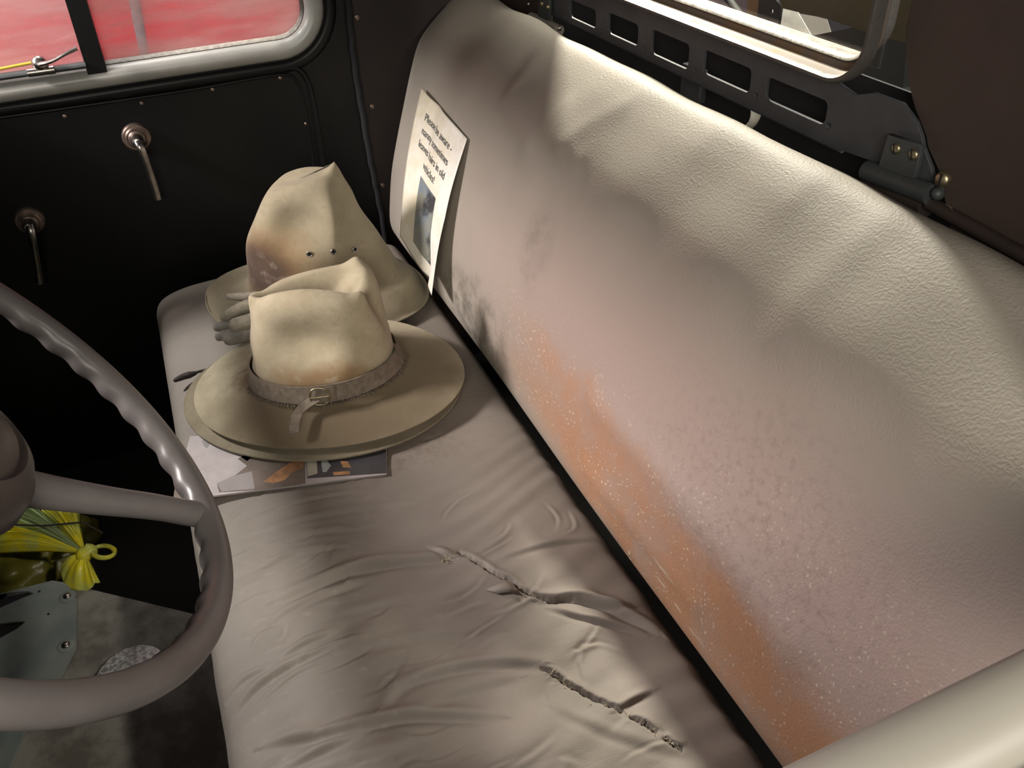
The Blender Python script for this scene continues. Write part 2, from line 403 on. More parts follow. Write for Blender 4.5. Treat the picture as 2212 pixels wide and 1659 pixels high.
# passenger side rear pillar
pil = tag(box('wall_pillar', (DX-.005, -.70, 0), (DX+.03, -.338, 1.40), M['pillar_brown']), kind='structure')
for i, (px, py) in enumerate(((771, 37), (803, 230), (826, 400))):
    screw('pillar_screw', at(px, py, x=DX-.005), (-1, 0, 0), .0055, M['aged_metal'], pil)

# ------------------------------------------------------------------ passenger door
door = empty('door_1', (DX, .1, 0), 'black passenger door with curved grey window surround and two crank handles', kind='structure')
# panel with window opening: 2D coordinates (y, z) on x = DX
def dyz(px, py): p = at(px, py, x=DX); return (p[1], p[2])
y_r = dyz(664, 45)[0]; z_b = dyz(420, 111)[1]
Y0 = y_r+.0; Z0 = z_b-.002
opening = rrect(Y0, Z0, .80, Z0+.42, .055, 8)
outer = [(-.337, .0), (.95, .0), (.95, 1.38), (-.337, 1.38)]
plate('door_panel', outer, [opening], (DX, 0, 0), (0, 1, 0), (0, 0, 1), .02, M['door_black'], door)
def yzpath(pts, x): return [(x, p[0], p[1]) for p in pts]
def ring(y0, z0, r, x, rad, name, mat, par, seg=14, flat=None):
    return tube(name, yzpath(rrect(y0, z0, .80+(Y0-y0), Z0+.42+(Z0-z0), r, 10), x), rad, mat, par, seg, True, flat)
# broad rolled grey surround: swept profile across the opening edge
def surround(name, prof, mat, par):
    """prof: list of (inset outward from the opening edge, x offset)"""
    rows = []
    for d, dx in prof:
        rows.append(yzpath(rrect(Y0-d, Z0-d, .80+d, Z0+.42+d, .055+d, 10), DX+dx))
    n_ = len(rows[0]); V = [q for r_ in rows for q in r_]; Fc = []
    for i in range(len(rows)-1):
        for k in range(n_): Fc.append((i*n_+k, i*n_+(k+1) % n_, (i+1)*n_+(k+1) % n_, (i+1)*n_+k))
    o = fixn(mesh(name, V, Fc, mat, None, sharp=60)); return child(o, par)
surround('window_surround', [(-.002, .0), (-.003, -.012), (.002, -.020), (.010, -.026), (.020, -.025), (.027, -.018), (.030, -.008)], M['sill_grey'], door)
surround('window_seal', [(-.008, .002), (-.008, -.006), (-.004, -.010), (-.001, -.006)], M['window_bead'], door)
surround('surround_moulding', [(.030, -.006), (.034, -.014), (.044, -.015), (.052, -.010), (.053, -.004)], M['door_black'], door)
g = box('window_glass', (DX+.004, Y0-.01, Z0-.01), (DX+.008, .81, Z0+.43), M['door_glass'], door)
# vent divider bar, black
p0 = at(165, 0, x=DX); p1 = at(209, 146, x=DX); yb = (p0[1]+p1[1])/2
dv = np.array([0, (p0[1]-p1[1]), (p0[2]-p1[2])]); dv /= np.linalg.norm(dv)
w2 = .0145
V = []
for xx in (-.022, .01):
    for s, t in ((-1, -.004), (1, -.004), (1, .40), (-1, .40)): V.append(p1+np.array([xx, 0, 0])+dv*t+np.array([0, s*w2, 0]))
child(mesh('divider_bar', V, [(0,3,2,1),(4,5,6,7),(0,1,5,4),(1,2,6,5),(2,3,7,6),(3,0,4,7)], M['door_black'], None, False), door)
# vent latch: channel, base, barrel, lever
a = at(-40, 172, x=DX-.02); b_ = at(186, 140, x=DX-.02)
ch = tube('vent_channel', [a, b_], .009, M['hinge_grey'], door, 8, flat=.6)
a = at(-40, 157, x=DX-.012); b_ = at(72, 135, x=DX-.012)
tube('vent_lower_edge', [a, b_], .0024, M['yellow_edge'], door, 8)
tube('vent_latch_bar', [at(60, 158, x=DX-.032), at(118, 150, x=DX-.032)], .0065, M['chrome'], door, 10)
k = at(85, 136, x=DX-.035)
lt = lathe('vent_latch', k+np.array([.012, 0, -.006]), (-1, 0, .55), [(.011, 0), (.011, .014), (.0085, .019), (.004, .021)], M['chrome'], door, 20)
lv = catmull([at(88, 138, x=DX-.045), at(112, 132, x=DX-.050), at(140, 117, x=DX-.050), at(165, 104, x=DX-.046)], 6)
lo = tube('latch_lever', lv, [.0058, .0045, .0045, .0062], M['chrome'], None, 10, flat=.6); lo.parent = lt
# pressed recess outline on the lower panel
gp = [at(x, y, x=DX-.0095) for x, y in ((-60, 243), (100, 222), (230, 207), (400, 178), (560, 152), (615, 145), (645, 150), (664, 175), (676, 220), (690, 300), (704, 400), (712, 480))]
tube('panel_ridge', catmull(gp, 6), .0055, M['door_black'], door, 8)
gp = [at(x, y, x=DX-.0095) for x, y in ((-60, 262), (100, 240), (400, 196), (600, 162), (640, 176), (656, 225), (672, 320), (690, 440))]
tube('panel_ridge', catmull(gp, 6), .003, M['door_black'], door, 8)
for px, py in ((140, 251), (306, 223), (459, 193), (605, 168), (661, 267), (380, 15)) [:5]:
    screw('panel_screw', at(px, py, x=DX-.010), (-1, 0, 0), .0032, M['aged_metal'], door)
# cranks
def crank(cx_, cy_, path, s=1.0):
    c0 = at(cx_, cy_, x=DX-.022)
    r = empty('window_crank', tuple(c0)); r.location = Vector(c0)-Vector(door.location); r.parent = door
    def ch_(o): o.parent = r; o.matrix_parent_inverse = Matrix.Translation(-Vector(c0)); return o
    ax = np.array([-1, 0, 0.0]); b0 = c0+np.array([.014, 0, 0])
    ch_(lathe('escutcheon', b0, ax, [(.0235*s, 0), (.0235*s, .005), (.021*s, .008), (.0185*s, .008), (.0185*s, .011), (.016*s, .013), (.0145*s, .012), (.013*s, .016), (.010*s, .018)], M['aged_metal'], None, 32))
    ch_(lathe('hub', b0, ax, [(.0105*s, .012), (.0105*s, .034), (.008*s, .040), (.003*s, .042)], M['chrome'], None, 24))
    pp = catmull([at(x, y, x=xx) for x, y, xx in path], 6)
    ch_(tube('crank_arm', pp, [.0062*s, .0070*s, .0058*s, .0064*s, .0068*s], M['chrome'], None, 14, flat=.75))
crank(296, 300, [(297, 306, DX-.050), (306, 322, DX-.056), (320, 358, DX-.052), (333, 398, DX-.046), (342, 430, DX-.044)])
crank(64, 482, [(64, 487, DX-.050), (68, 504, DX-.056), (75, 540, DX-.052), (82, 580, DX-.046), (86, 612, DX-.044)])
# weatherstrip along the rear door edge
ws = [at(x, y, x=DX-.014) for x, y in ((748, -30), (756, 47), (763, 110), (772, 175), (783, 240), (797, 325), (808, 380), (818, 430), (828, 480), (838, 560))]
ws = catmull(ws, 8); ws[:, 1] += .0006*np.sin(np.arange(len(ws))*.9)
tube('weatherstrip', ws, .0062, M['seal_black'], door, 10)

# ------------------------------------------------------------------ red car outside
car = empty('red_car', (2.2, .2, 0), 'red car body seen through the glass of the passenger window', 'car')
V = []; Fc = []; ny, nz = 40, 24
for j in range(nz):
    t = j/(nz-1); z = .15+1.15*t; xx = 2.12+.10*(t-.45)**2*4-.0*t
    for i in range(ny): V.append((xx+.02*math.sin(z*9)*.2, -1.0+2.6*i/(ny-1), z))
for j in range(nz-1):
    for i in range(ny-1): Fc.append((j*ny+i, j*ny+i+1, (j+1)*ny+i+1, (j+1)*ny+i))
o = mesh('body_panel', V, Fc, M['red_paint']); sm = o.modifiers.new('s', 'SOLIDIFY'); sm.thickness = .02; child(o, car)
t0 = at(286, -20, x=2.10); t1 = at(314, 128, x=2.10); d = t1-t0
tube('trim_strip', [t0-d*.6, t1+d*2.2], .011, M['grey_trim'], car, 10, flat=.5)

# ------------------------------------------------------------------ rear of the cab
YR = -.60
def xz(px, py, y=YR): p = at(px, py, y=y); return (p[0], p[2])
edge = [xz(x, y) for x, y in ((1956, 60), (1958, 130), (1965, 187), (1977, 233), (2001, 293), (2005, 317), (2027, 365), (2044, 442))]
e0 = edge[0]; el = edge[-1]
outer = [(.02, 1.40), (e0[0]-.002, 1.40)]+edge+[(el[0]-.02, .755), (el[0]-.02, .0), (.02, 0)]
tag(plate('wall_rear', [(p[0], p[1]) for p in outer], [], (0, YR-.004, 0), (1, 0, 0), (0, 0, 1), .008, M['rear_brown']), kind='structure')
tag(plate('wall_rear_far', [(1.275, 0), (1.275, 1.40), (DX, 1.40), (DX, 0)], [], (0, YR-.002, 0), (1, 0, 0), (0, 0, 1), .008, M['rear_brown']), kind='structure')
tag(box('wall_rear_lower', (.44, YR-.041, 0), (1.50, YR-.038, .850), M['seal_black']), kind='structure')
tag(box('wall_header', (.50, YR-.01, 1.24), (1.28, YR, 1.40), M['rear_brown']), kind='structure')
win = empty('window_1', (.85, YR, .85), 'hinged rear window with dusty pale bead over a slotted grey metal flange', kind='structure')
# slotted flange
def slotrect(pts):
    P = [xz(*p) for p in pts]; xs = [p[0] for p in P]; zs = [p[1] for p in P]
    return rrect(min(xs), min(zs), max(xs), max(zs), .007, 4)
slots = [slotrect(s) for s in (((1238, -4), (1295, 62)), ((1322, 24), (1386, 100)), ((1417, 60), (1495, 151)), ((1531, 104), (1628, 202)), ((1668, 162), (1791, 271)))]
holes = [circ(*xz(x, y), .0036, 10) for x, y in ((1400, 103), (1511, 150), (1643, 204), (1800, 270), (1306, 65), (1230, 36))]
xr = [xz(x, y) for x, y in ((1858, 205), (1900, 200), (1960, 222), (1990, 262), (2001, 293), (2005, 317), (2022, 362), (2027, 392), (1990, 408), (1896, 345))]
flange = [(1.262, .853), (1.262, .794), (1.20, .793)]+[(x, .793+.0) for x in (1.0, .8, .62)]+[xr[9]]+[xr[8], xr[7], xr[6], xr[5], xr[4], xr[3], xr[2], xr[1], xr[0]]+[(.62, .853)]
plate('slotted_flange', flange, slots+holes, (0, YR+.004, 0), (1, 0, 0), (0, 0, 1), .003, M['panel_grey'], win, .0006)
# turned lip along the lower flange edge
tube('flange_lip', [(1.262, YR+.002, .793), (.60, YR+.002, .793)], .0035, M['panel_grey'], win, 8)
# frame: outer bead, brown channel, inner bead
X0, X1 = .572, 1.268
def rframe(name, prof, mat):
    rows = []
    for d, dy in prof: rows.append([(p[0], YR+dy, p[1]) for p in rrect(X0+d, .859+d, X1-d, 1.235-d, max(.045-d*.6, .01), 10)])
    n_ = len(rows[0]); V = [q for r_ in rows for q in r_]; Fc = []
    for i in range(len(rows)-1):
        for k in range(n_): Fc.append((i*n_+k, i*n_+(k+1) % n_, (i+1)*n_+(k+1) % n_, (i+1)*n_+k))
    o = fixn(mesh(name, V, Fc, mat, None, sharp=60)); return child(o, win)
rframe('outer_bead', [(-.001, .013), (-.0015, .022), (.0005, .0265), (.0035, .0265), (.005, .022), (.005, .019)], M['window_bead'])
rframe('frame_channel', [(.005, .019), (.0055, .012), (.0065, .003), (.010, -.002), (.0125, -.003)], M['rust_frame'])
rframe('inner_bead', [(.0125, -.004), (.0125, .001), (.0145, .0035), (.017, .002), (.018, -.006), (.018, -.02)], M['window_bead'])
box('rear_glass', (X0+.02, YR-.016, .87), (X1-.02, YR-.013, 1.22), M['rear_glass'], win)
# hinges
def hinge(plate_px, scr, slot=(0.3, 0, 1)):
    h = [xz(x, y, YR+.010) for x, y in plate_px]
    o = plate('hinge_leaf', h, [], (0, YR+.012, 0), (1, 0, 0), (0, 0, 1), .004, M['hinge_grey'], win, .0006)
    for x, y in scr: screw('hinge_screw', at(x, y, y=YR+.0145), (0, 1, 0), .0052, M['brass'], win, slot)
hinge(((1927, 290), (1998, 315), (1974, 416), (1899, 382)), ((1936, 321), (1974, 334)))
hinge(((1167, -30), (1191, -28), (1191, 58), (1168, 50)), ((1170, 8), (1183, 15)))
a = at(1872, 368, y=YR+.012); b_ = at(2012, 420, y=YR+.012)
tube('hinge_barrel', [a, b_], .0095, M['hinge_grey'], win, 14)
tube('hinge_barrel', [at(1148, 38, y=YR+.012), at(1208, 66, y=YR+.012)], .0085, M['near_sill'], win, 14)
tube('hinge_bracket', [at(1880, 395, y=YR+.004), at(2004, 444, y=YR+.004)], .012, M['rod_dark'], win, 8)
screw('stop_screw', at(1209, 60, y=YR+.022), (0, 1, .3), .0042, M['chrome'], win)
screw('stop_screw', at(1141, 8, y=YR+.02), (0, 1, .3), .0045, M['chrome'], win)
eye = at(2036, 388, y=YR+.012)
screw('eye_screw', eye, (-.2, 1, .1), .0066, M['brass'], win, (0, 0, 1))
v, f = lathe_data(at(2026, 418, y=YR+.012), (0, 1, 0), [(.001, -.006), (.0045, -.004), (.006, 0), (.0045, .004), (.001, .006)], 14)
child(fixn(mesh('stop_ball', v, f, M['hinge_grey'])), win)
rod = tube('seat_back_rail', [at(2008, 440, y=YR+.010), at(2212, 553, y=YR+.010), at(2420, 668, y=YR+.010)], .006, M['rod_dark'], None, 12)
tag(rod, 'dark metal rail on the rear wall beside the near hinge, above the backrest', 'rail')
# pale catch hanging under the flange
cp = [at(x, y, y=YR-.01) for x, y in ((1628, 225), (1634, 240), (1628, 262), (1612, 280), (1590, 292))]
tube('window_catch', catmull(cp, 5), .0075, M['near_sill'], win, 8, flat=.35)
box('flange_bracket', (*at(1510, 205, y=YR-.02)[:1], YR-.030, .755), (at(1470, 190, y=YR-.02)[0], YR-.020, .795), M['panel_grey'], win)
# load bed behind the cab
tag(box('trim_2', (.25, -1.70, .0), (2.0, -.76, .550), M['black']), kind='structure')
# things behind the rear window
kb = tag(box('khaki_panel', (.30, -1.16, .80), (1.05, -1.05, 1.35), M['khaki'], bevel=.02), 'khaki painted metal panel behind the rear window, at its top right', 'panel')
kb.data.transform(Matrix.Identity(4))
e = M['khaki']
V = []
def quadbox(name, pts, y0, th, mat, label, cat):
    P = [at(x, y, y=y0) for x, y in pts]; n_ = len(P)
    V = [tuple(p) for p in P]+[(p[0], p[1]-th, p[2]) for p in P]
    Fc = [tuple(range(n_)), tuple(range(n_, 2*n_))[::-1]]+[(i, (i+1) % n_, n_+(i+1) % n_, n_+i) for i in range(n_)]
    return tag(fixn(mesh(name, V, Fc, mat, None, False)), label, cat)
bpy.data.objects.remove(kb)
quadbox('khaki_panel', ((1668, -60), (1690, 18), (1740, 30), (1790, 42), (1850, 62), (1905, 80), (1975, 96), (2000, -60)), -.86, .05, M['khaki'], 'khaki painted panel filling the top right behind the rear window', 'panel')
quadbox('dark_case', ((1725, 82), (1760, 76), (1850, 58), (1905, 70), (1960, 90), (1950, 190), (1700, 130)), -.97, .10, M['dark_box'], 'dark box low behind the right end of the rear window', 'box')
quadbox('white_sheet', ((1660, 10), (1722, 24), (1758, 86), (1768, 175), (1640, 150)), -1.20, .0015, M['white_sheet'], 'crumpled white sheet beside the drilled bracket behind the rear window', 'sheet')
quadbox('grey_green_board', ((1715, 28), (1785, 40), (1805, 100), (1812, 185), (1735, 170)), -1.25, .0015, M['near_sill'], 'pale green grey board behind the crumpled white sheet', 'board')
br = empty('drilled_bracket', tuple(at(1650, 40, y=-.90)), 'brown angle bracket with two drilled holes behind the rear window', 'bracket')
P4 = [xz(x, y, -.90) for x, y in ((1644, -40), (1690, 14), (1681, 74), (1636, 60))]
plate('drilled_flange', P4, [circ(*xz(1669, 24, -.90), .0040, 12), circ(*xz(1666, 63, -.90), .0040, 12)], (0, -.90, 0), (1, 0, 0), (0, 0, 1), .004, M['dark_box'], br)
P4 = [xz(x, y, -.90) for x, y in ((1612, -40), (1650, -40), (1641, 60), (1610, 48))]
plate('bracket_web', P4, [], (0, -.905, 0), (1, 0, 0), (0, 0, 1), .004, M['bracket_brown'], br)
st = tube('diagonal_stay', [at(1560, -20, y=-.85), at(1612, 50, y=-.85), at(1640, 90, y=-.85)], .006, M['dark_box'])
tag(st, 'dark diagonal strut left of the drilled bracket behind the rear window', 'strut')
quadbox('canvas_bundle', ((1440, -60), (1630, -60), (1616, 30), (1600, 60), (1540, 30), (1450, 5)), -1.10, .03, M['panel_grey'], 'grey cloth bundle left of the diagonal strut behind the rear window', 'bundle')

# ------------------------------------------------------------------ driver's door sill
nd = empty('door_2', (.1, -.1, 0), "driver's door with smooth pale grey window sill", kind='structure')
prof = [(.085, .700), (.0855, .762), (.088, .769), (.093, .7735), (.100, .776), (.108, .7768), (.117, .775), (.1245, .771), (.1285, .765), (.130, .755), (.130, .70)]
ys = np.linspace(.75, -.30, 60); V = []
for k_, y in enumerate(ys):
    for (x, z) in prof: V.append((x, y, z))
# rear corner curves upward
cr = .12
for k_ in range(1, 16):
    a = math.radians(90*k_/15)
    for (x, z) in prof:
        rr = cr+(.7765-z); V.append((x, -.30-rr*math.sin(a), .7765+cr-rr*math.cos(a)))
for k_ in range(1, 6):
    for (x, z) in prof:
        rr = cr+(.7765-z); V.append((x, -.30-rr, .7765+cr+.08*k_))
n_ = len(prof); rows = len(V)//n_
Fc = [(i*n_+j, i*n_+j+1, (i+1)*n_+j+1, (i+1)*n_+j) for i in range(rows-1) for j in range(n_-1)]
child(fixn(mesh('window_sill', V, Fc, M['near_sill'])), nd)
box('door_skin', (.045, -.30, .03), (.128, .75, .70), M['door_black'], nd)
tube('glass_channel', [(.077, .75, .765), (.077, -.34, .765)], .008, M['seal_black'], nd, 10)
tag(box('wall_pillar_near', (.045, -.66, 0), (.125, -.43, 1.40), M['pillar_brown']), kind='structure')
box('door_header', (.045, -.43, 1.30), (.125, .75, 1.40), M['door_black'], nd)

# ------------------------------------------------------------------ bench seat
seat = empty('bench_seat', (.8, -.1, 0), 'worn taupe vinyl bench seat with split, wrinkled cushion and orange scuffed backrest', 'bench seat')
def polydist(X, Y, P):
    """distance to a polyline, signed side, and position 0..1 along it"""
    best = np.full(X.shape, 1e9); sg = np.zeros(X.shape); tt = np.zeros(X.shape)
    L = [0]
    for i in range(len(P)-1): L.append(L[-1]+math.dist(P[i], P[i+1]))
    for i in range(len(P)-1):
        ax, ay = P[i]; bx, by = P[i+1]; dx, dy = bx-ax, by-ay; l2 = dx*dx+dy*dy
        t = np.clip(((X-ax)*dx+(Y-ay)*dy)/l2, 0, 1); ex = X-ax-t*dx; ey = Y-ay-t*dy; d = np.hypot(ex, ey)
        m = d < best; best = np.where(m, d, best); sg = np.where(m, np.sign(dx*ey-dy*ex), sg); tt = np.where(m, (L[i]+t*math.sqrt(l2))/L[-1], tt)
    return best, sg, tt
ZC = .38
def sp(pts): return [tuple(at(x, y, z=ZC)[:2]) for x, y in pts]
def csp(pts): return [tuple(q) for q in catmull([np.array(p) for p in sp(pts)], 4)]
folds = [  # polyline, height, width
    (((600, 1300), (669, 1275), (754, 1240), (845, 1222), (975, 1214)), .0065, .011),
    (((590, 1350), (626, 1325), (700, 1290), (790, 1262)), .0035, .008),
    (((610, 1425), (660, 1395), (723, 1372)), .0035, .006),
    (((500, 1530), (560, 1478), (650, 1430), (748, 1396)), .0035, .007),
    (((470, 1500), (530, 1460), (600, 1440)), .002, .006),
    (((560, 1520), (640, 1462), (700, 1440)), .002, .005),
    (((835, 1530), (887, 1480), (1026, 1444), (1172, 1440)), .005, .010),
    (((900, 1540), (1000, 1500), (1120, 1470)), .0025, .010),
    (((570, 1612), (640, 1600), (723, 1586), (826, 1562), (917, 1550), (1080, 1556)), .006, .009),
    (((600, 1668), (700, 1625), (790, 1582)), .0045, .008),
    (((640, 1690), (760, 1650), (900, 1610)), .003, .010),
    (((1087, 1216), (1150, 1195), (1208, 1180), (1305, 1163)), .003, .008),
    (((1180, 1090), (1205, 1120), (1200, 1150)), .0010, .004),
    (((1230, 1100), (1240, 1140), (1215, 1160)), .0010, .004),
    (((1165, 1302), (1257, 1296), (1341, 1325), (1425, 1362)), .0065, .009),
    (((1190, 1322), (1280, 1345), (1400, 1368)), .0035, .006),
    (((1250, 1300), (1330, 1315), (1370, 1310)), .003, .006),
    (((388, 1310), (410, 1285), (445, 1265)), .005, .006),
    (((384, 1240), (420, 1225), (470, 1180)), .002, .006),
    (((1330, 1545), (1370, 1520), (1410, 1500)), .003, .006),
    (((930, 1190), (980, 1215)), .003, .006),
    (((540, 1160), (700, 1120), (900, 1090)), .0016, .007),
    (((520, 1130), (640, 1090), (800, 1070)), .0014, .006),
    (((530, 1190), (660, 1160), (820, 1140)), .0018, .007),
    (((560, 1240), (640, 1200), (760, 1180)), .0022, .007),
    (((700, 1340), (850, 1310), (1000, 1300)), .0014, .009),
    (((760, 1420), (900, 1385), (1080, 1370)), .0018, .009),
    (((1200, 1540), (1330, 1600), (1500, 1640)), .0014, .010),
]
tears = [((990, 1200), (1020, 1216), (1045, 1232), (1066, 1250), (1100, 1262), (1128, 1284), (1165, 1298), (1200, 1303), (1240, 1298)),
         ((1166, 1446), (1195, 1460), (1228, 1485), (1270, 1510), (1312, 1532), (1345, 1546)),
         ((1360, 1558), (1392, 1572), (1420, 1590)), ((1432, 1600), (1450, 1612), (1475, 1625))]
def cushion_h(X, Y):
    H = np.zeros(X.shape)
    for pts, h, w in folds:
        d, s, t = polydist(X, Y, csp(pts)); sd = d*s; env = np.clip(np.sin(np.pi*np.clip(t*.96+.02, 0, 1)), 0, 1)**.6
        w = w*.8; H += 1.45*h*env*(np.exp(-((sd-w*.5)/w)**2)-.95*np.exp(-((sd+w*.5)/(w*.7))**2))*.75
    for i, pts in enumerate(tears):
        P = sp(pts); d, s, t = polydist(X, Y, P); env = np.clip(np.sin(np.pi*np.clip(t, 0, 1)), 0, 1)**.4
        d2 = np.abs(d*s+.0007*np.sin(t*47)+.0004*np.sin(t*131+1)); H += env*(.0022*np.exp(-((d*s-.005)/.004)**2)-.009*np.exp(-(d2/.0017)**4))
    rg = np.random.default_rng(11)
    for q in range(75):
        cx_, cy_ = rg.uniform(.32, .92), rg.uniform(-.26, .085); L_ = rg.uniform(.025, .10); an = math.pi/2+rg.normal(.18, .22); bend = rg.normal(0, .012); w_ = rg.uniform(.0022, .0045); h_ = rg.uniform(.0006, .0017)
        m_ = (np.abs(X-cx_) < L_*.6+.02) & (np.abs(Y-cy_) < L_*.6+.02)
        if not m_.any(): continue
        P_ = [(cx_+u*L_/2*math.cos(an)+bend*(1-u*u)*math.sin(an), cy_+u*L_/2*math.sin(an)-bend*(1-u*u)*math.cos(an)) for u in (-1, -.5, 0, .5, 1)]
        d, s, t = polydist(X[m_], Y[m_], P_); sd = d*s; env = np.clip(np.sin(np.pi*t), 0, 1)
        H[m_] += h_*env*(np.exp(-((sd-w_*.5)/w_)**2)-np.exp(-((sd+w_*.5)/w_)**2))
    # soft broad billows in the worn driver's half
    k = np.clip((.95-X)/.25, 0, 1)
    H += k*(.0022*np.sin(X*26+np.sin(Y*9)*1.3)*np.cos(Y*7+1)+.0012*np.sin(X*61+Y*14+np.sin(Y*17)))
    H += .0007*np.sin(X*210+Y*60+3*np.sin(Y*19+X*8))*np.clip(np.sin(X*15+Y*11),0,1)*k; H += .0006*np.sin(X*140+Y*30+2*np.sin(Y*22+X*11))*k
    return H
def cross_section(pts, step=.0022):
    P = catmull(pts, 12); L = np.r_[0, np.cumsum(np.linalg.norm(np.diff(P, axis=0), axis=1))]
    m = int(L[-1]/step); s = np.linspace(0, L[-1], m)
    return np.c_[np.interp(s, L, P[:, 0]), np.interp(s, L, P[:, 1])]
def sweep_seat(name, sec, xs, endr, cen, hfun, mat, par):
    """sec: (y, z) section, swept along x; both ends rounded towards cen"""
    sec = np.array(sec); n_ = len(sec); T = np.gradient(sec, axis=0); T /= np.linalg.norm(T, axis=1)[:, None]
    Nn = np.c_[-T[:, 1], T[:, 0]]; V = []
    half = np.abs(sec-cen).max(0)
    xa, xb = xs[0], xs[-1]
    allx = np.r_[xa, xs, xb]
    rowsV = []
    for i, x in enumerate(allx):
        e = min(x-xa, xb-x); ins = 0
        if e < endr: ins = endr-math.sqrt(max(endr**2-(endr-e)**2, 0))
        if i in (0, len(allx)-1): ins = None
        if ins is None: yy = cen+(sec-cen)*.02
        else:
            # push every point inward along its normal, keeping the shape
            yy = sec-Nn*0; sc = (half-ins)/half; yy = cen+(sec-cen)*sc
        rowsV.append(np.c_[np.full(n_, x), yy])
    A = np.array(rowsV)  # rows, n, 3
    if hfun is not None:
        H = hfun(A)
        A[1:-1, :, 1] += (H*Nn[None, :, 0])[1:-1]; A[1:-1, :, 2] += (H*Nn[None, :, 1])[1:-1]
    R_ = len(allx); idx = np.arange(R_*n_).reshape(R_, n_)
    a = idx[:-1, :-1].ravel(); b = idx[:-1, 1:].ravel(); c = idx[1:, 1:].ravel(); d = idx[1:, :-1].ravel()
    faces = np.c_[a, b, c, d]
    me = bpy.data.meshes.new(name); me.vertices.add(R_*n_); me.vertices.foreach_set('co', A.reshape(-1))
    me.loops.add(faces.size); me.loops.foreach_set('vertex_index', faces.ravel().astype(np.int32))
    me.polygons.add(len(faces)); me.polygons.foreach_set('loop_start', (np.arange(len(faces))*4).astype(np.int32))
    me.polygons.foreach_set('loop_total', np.full(len(faces), 4, np.int32)); me.update(calc_edges=True); me.validate()
    me.polygons.foreach_set('use_smooth', np.ones(len(faces), bool)); me.materials.append(mat)
    o = bpy.data.objects.new(name, me); COL.objects.link(o); fixn(o); child(o, par); return o
YF, YB = .117, -.352
sec = cross_section([(-.30, .225), (YB+.004, .235), (YB-.002, .29), (YB+.002, .340), (YB+.010, .362), (YB+.030, .378), (-.25, .385), (-.10, .386), (.02, .384), (.07, .379), (.100, .368), (.113, .350), (YF, .32), (YF-.001, .27), (YF-.008, .235), (.08, .225)], .0017)
def hf(A):
    X, Y, Z = A[..., 0], A[..., 1], A[..., 2]
    top = np.clip((Z-.345)/.03, 0, 1)
    return cushion_h(X, Y)*(.25+.75*top)
xs = np.r_[np.linspace(.20, .80, 430), np.linspace(.802, 1.0, 80), np.linspace(1.005, 1.47, 90)]
sweep_seat('seat_cushion', sec, xs, .05, np.array([-.11, .31]), hf, M['cushion'], seat)
# backrest
secb = cross_section([(-.50, .395), (-.42, .372), (-.375, .370), (-.350, .380), (-.340, .402), (-.3432, .44), (-.3545, .50), (-.3735, .56), (-.3965, .62), (-.419, .675), (-.4385, .720), (-.4535, .741), (-.478, .764), (-.503, .785), (-.528, .800), (-.550, .797), (-.568, .782), (-.578, .75), (-.576, .70), (-.56, .60), (-.53, .48)], .0045)
def hb(A):
    X, Y, Z = A[..., 0], A[..., 1], A[..., 2]
    k = np.exp(-((Z-.73)/.09)**2)
    H = k*(.0026*np.sin(X*19+1+2*np.sin(X*5))+.0016*np.sin(X*37+Z*20))
    H += .0012*np.sin(X*9+Z*14)
    def lp(P): return [(at_b(x, y)[0], at_b(x, y)[2]) for x, y in P]
    for P, h, w in ((((1330, 850), (1440, 960), (1560, 1090), (1640, 1190), (1760, 1370)), -.0055, .020),
                    (((1240, 240), (1262, 300), (1290, 340)), -.0035, .018),
                    (((1340, 230), (1300, 262), (1262, 310)), -.0018, .014),
                    (((1290, 1010), (1400, 1130), (1530, 1290)), -.003, .014),
                    (((1520, 300), (1600, 330), (1700, 420)), -.003, .022),
                    (((1850, 520), (1790, 620), (1760, 690)), -.0025, .022),
                    (((1150, 130), (1135, 200), (1190, 300)), -.004, .020)):
        d, s, t = polydist(X, Z, lp(P)); H += h*np.exp(-(d/w)**2)*np.where(Y > -.54, 1, 0)
    return H
def at_b(px, py): return onplane(px, py, (0, -.34, .40), (0, .40, .16))
sweep_seat('backrest', secb, np.linspace(.12, 1.505, 330), .055, np.array([-.46, .585]), hb, M['backrest'], seat)
box('seat_base', (.20, -.33, 0), (1.44, .085, .25), M['black'], seat)
# frayed edges of the splits, foam showing
def tufts(name, P, n, spread, r0, r1, mat):
    parts = []; Pw = [at(x, y, z=ZC) for x, y in P]; L = len(Pw)-1
    for i in range(n):
        u = rng.uniform(0, L); a = int(u); w = u-a; p = Pw[a]*(1-w)+Pw[min(a+1, L)]*w
        p = p+np.array([rng.normal(0, spread)*1.3, rng.normal(0, spread)*1.3, rng.uniform(.0035, .0068)])
        dr = rng.normal(size=3); dr[2] = abs(dr[2])*.5; dr /= np.linalg.norm(dr); ln = rng.uniform(.0015, .006)
        parts.append(tube_data([p, p+dr*ln*.5, p+dr*ln+np.array([0, 0, -.0005])], [r1, rng.uniform(r0, r1), r0*.5], 5))
    v, f = join_data(parts); return child(mesh(name, v, f, mat), seat)
tufts('frayed_split', tears[0][:8], 70, .0022, .00012, .00035, M['foam'])
tufts('frayed_split', tears[1]+tears[2], 80, .0022, .00012, .00035, M['foam'])
tufts('frayed_split', tears[3], 14, .002, .00012, .00035, M['foam'])
tufts('frayed_split', ((955, 1218), (975, 1208), (994, 1203)), 50, .0035, .0002, .0007, M['foam'])
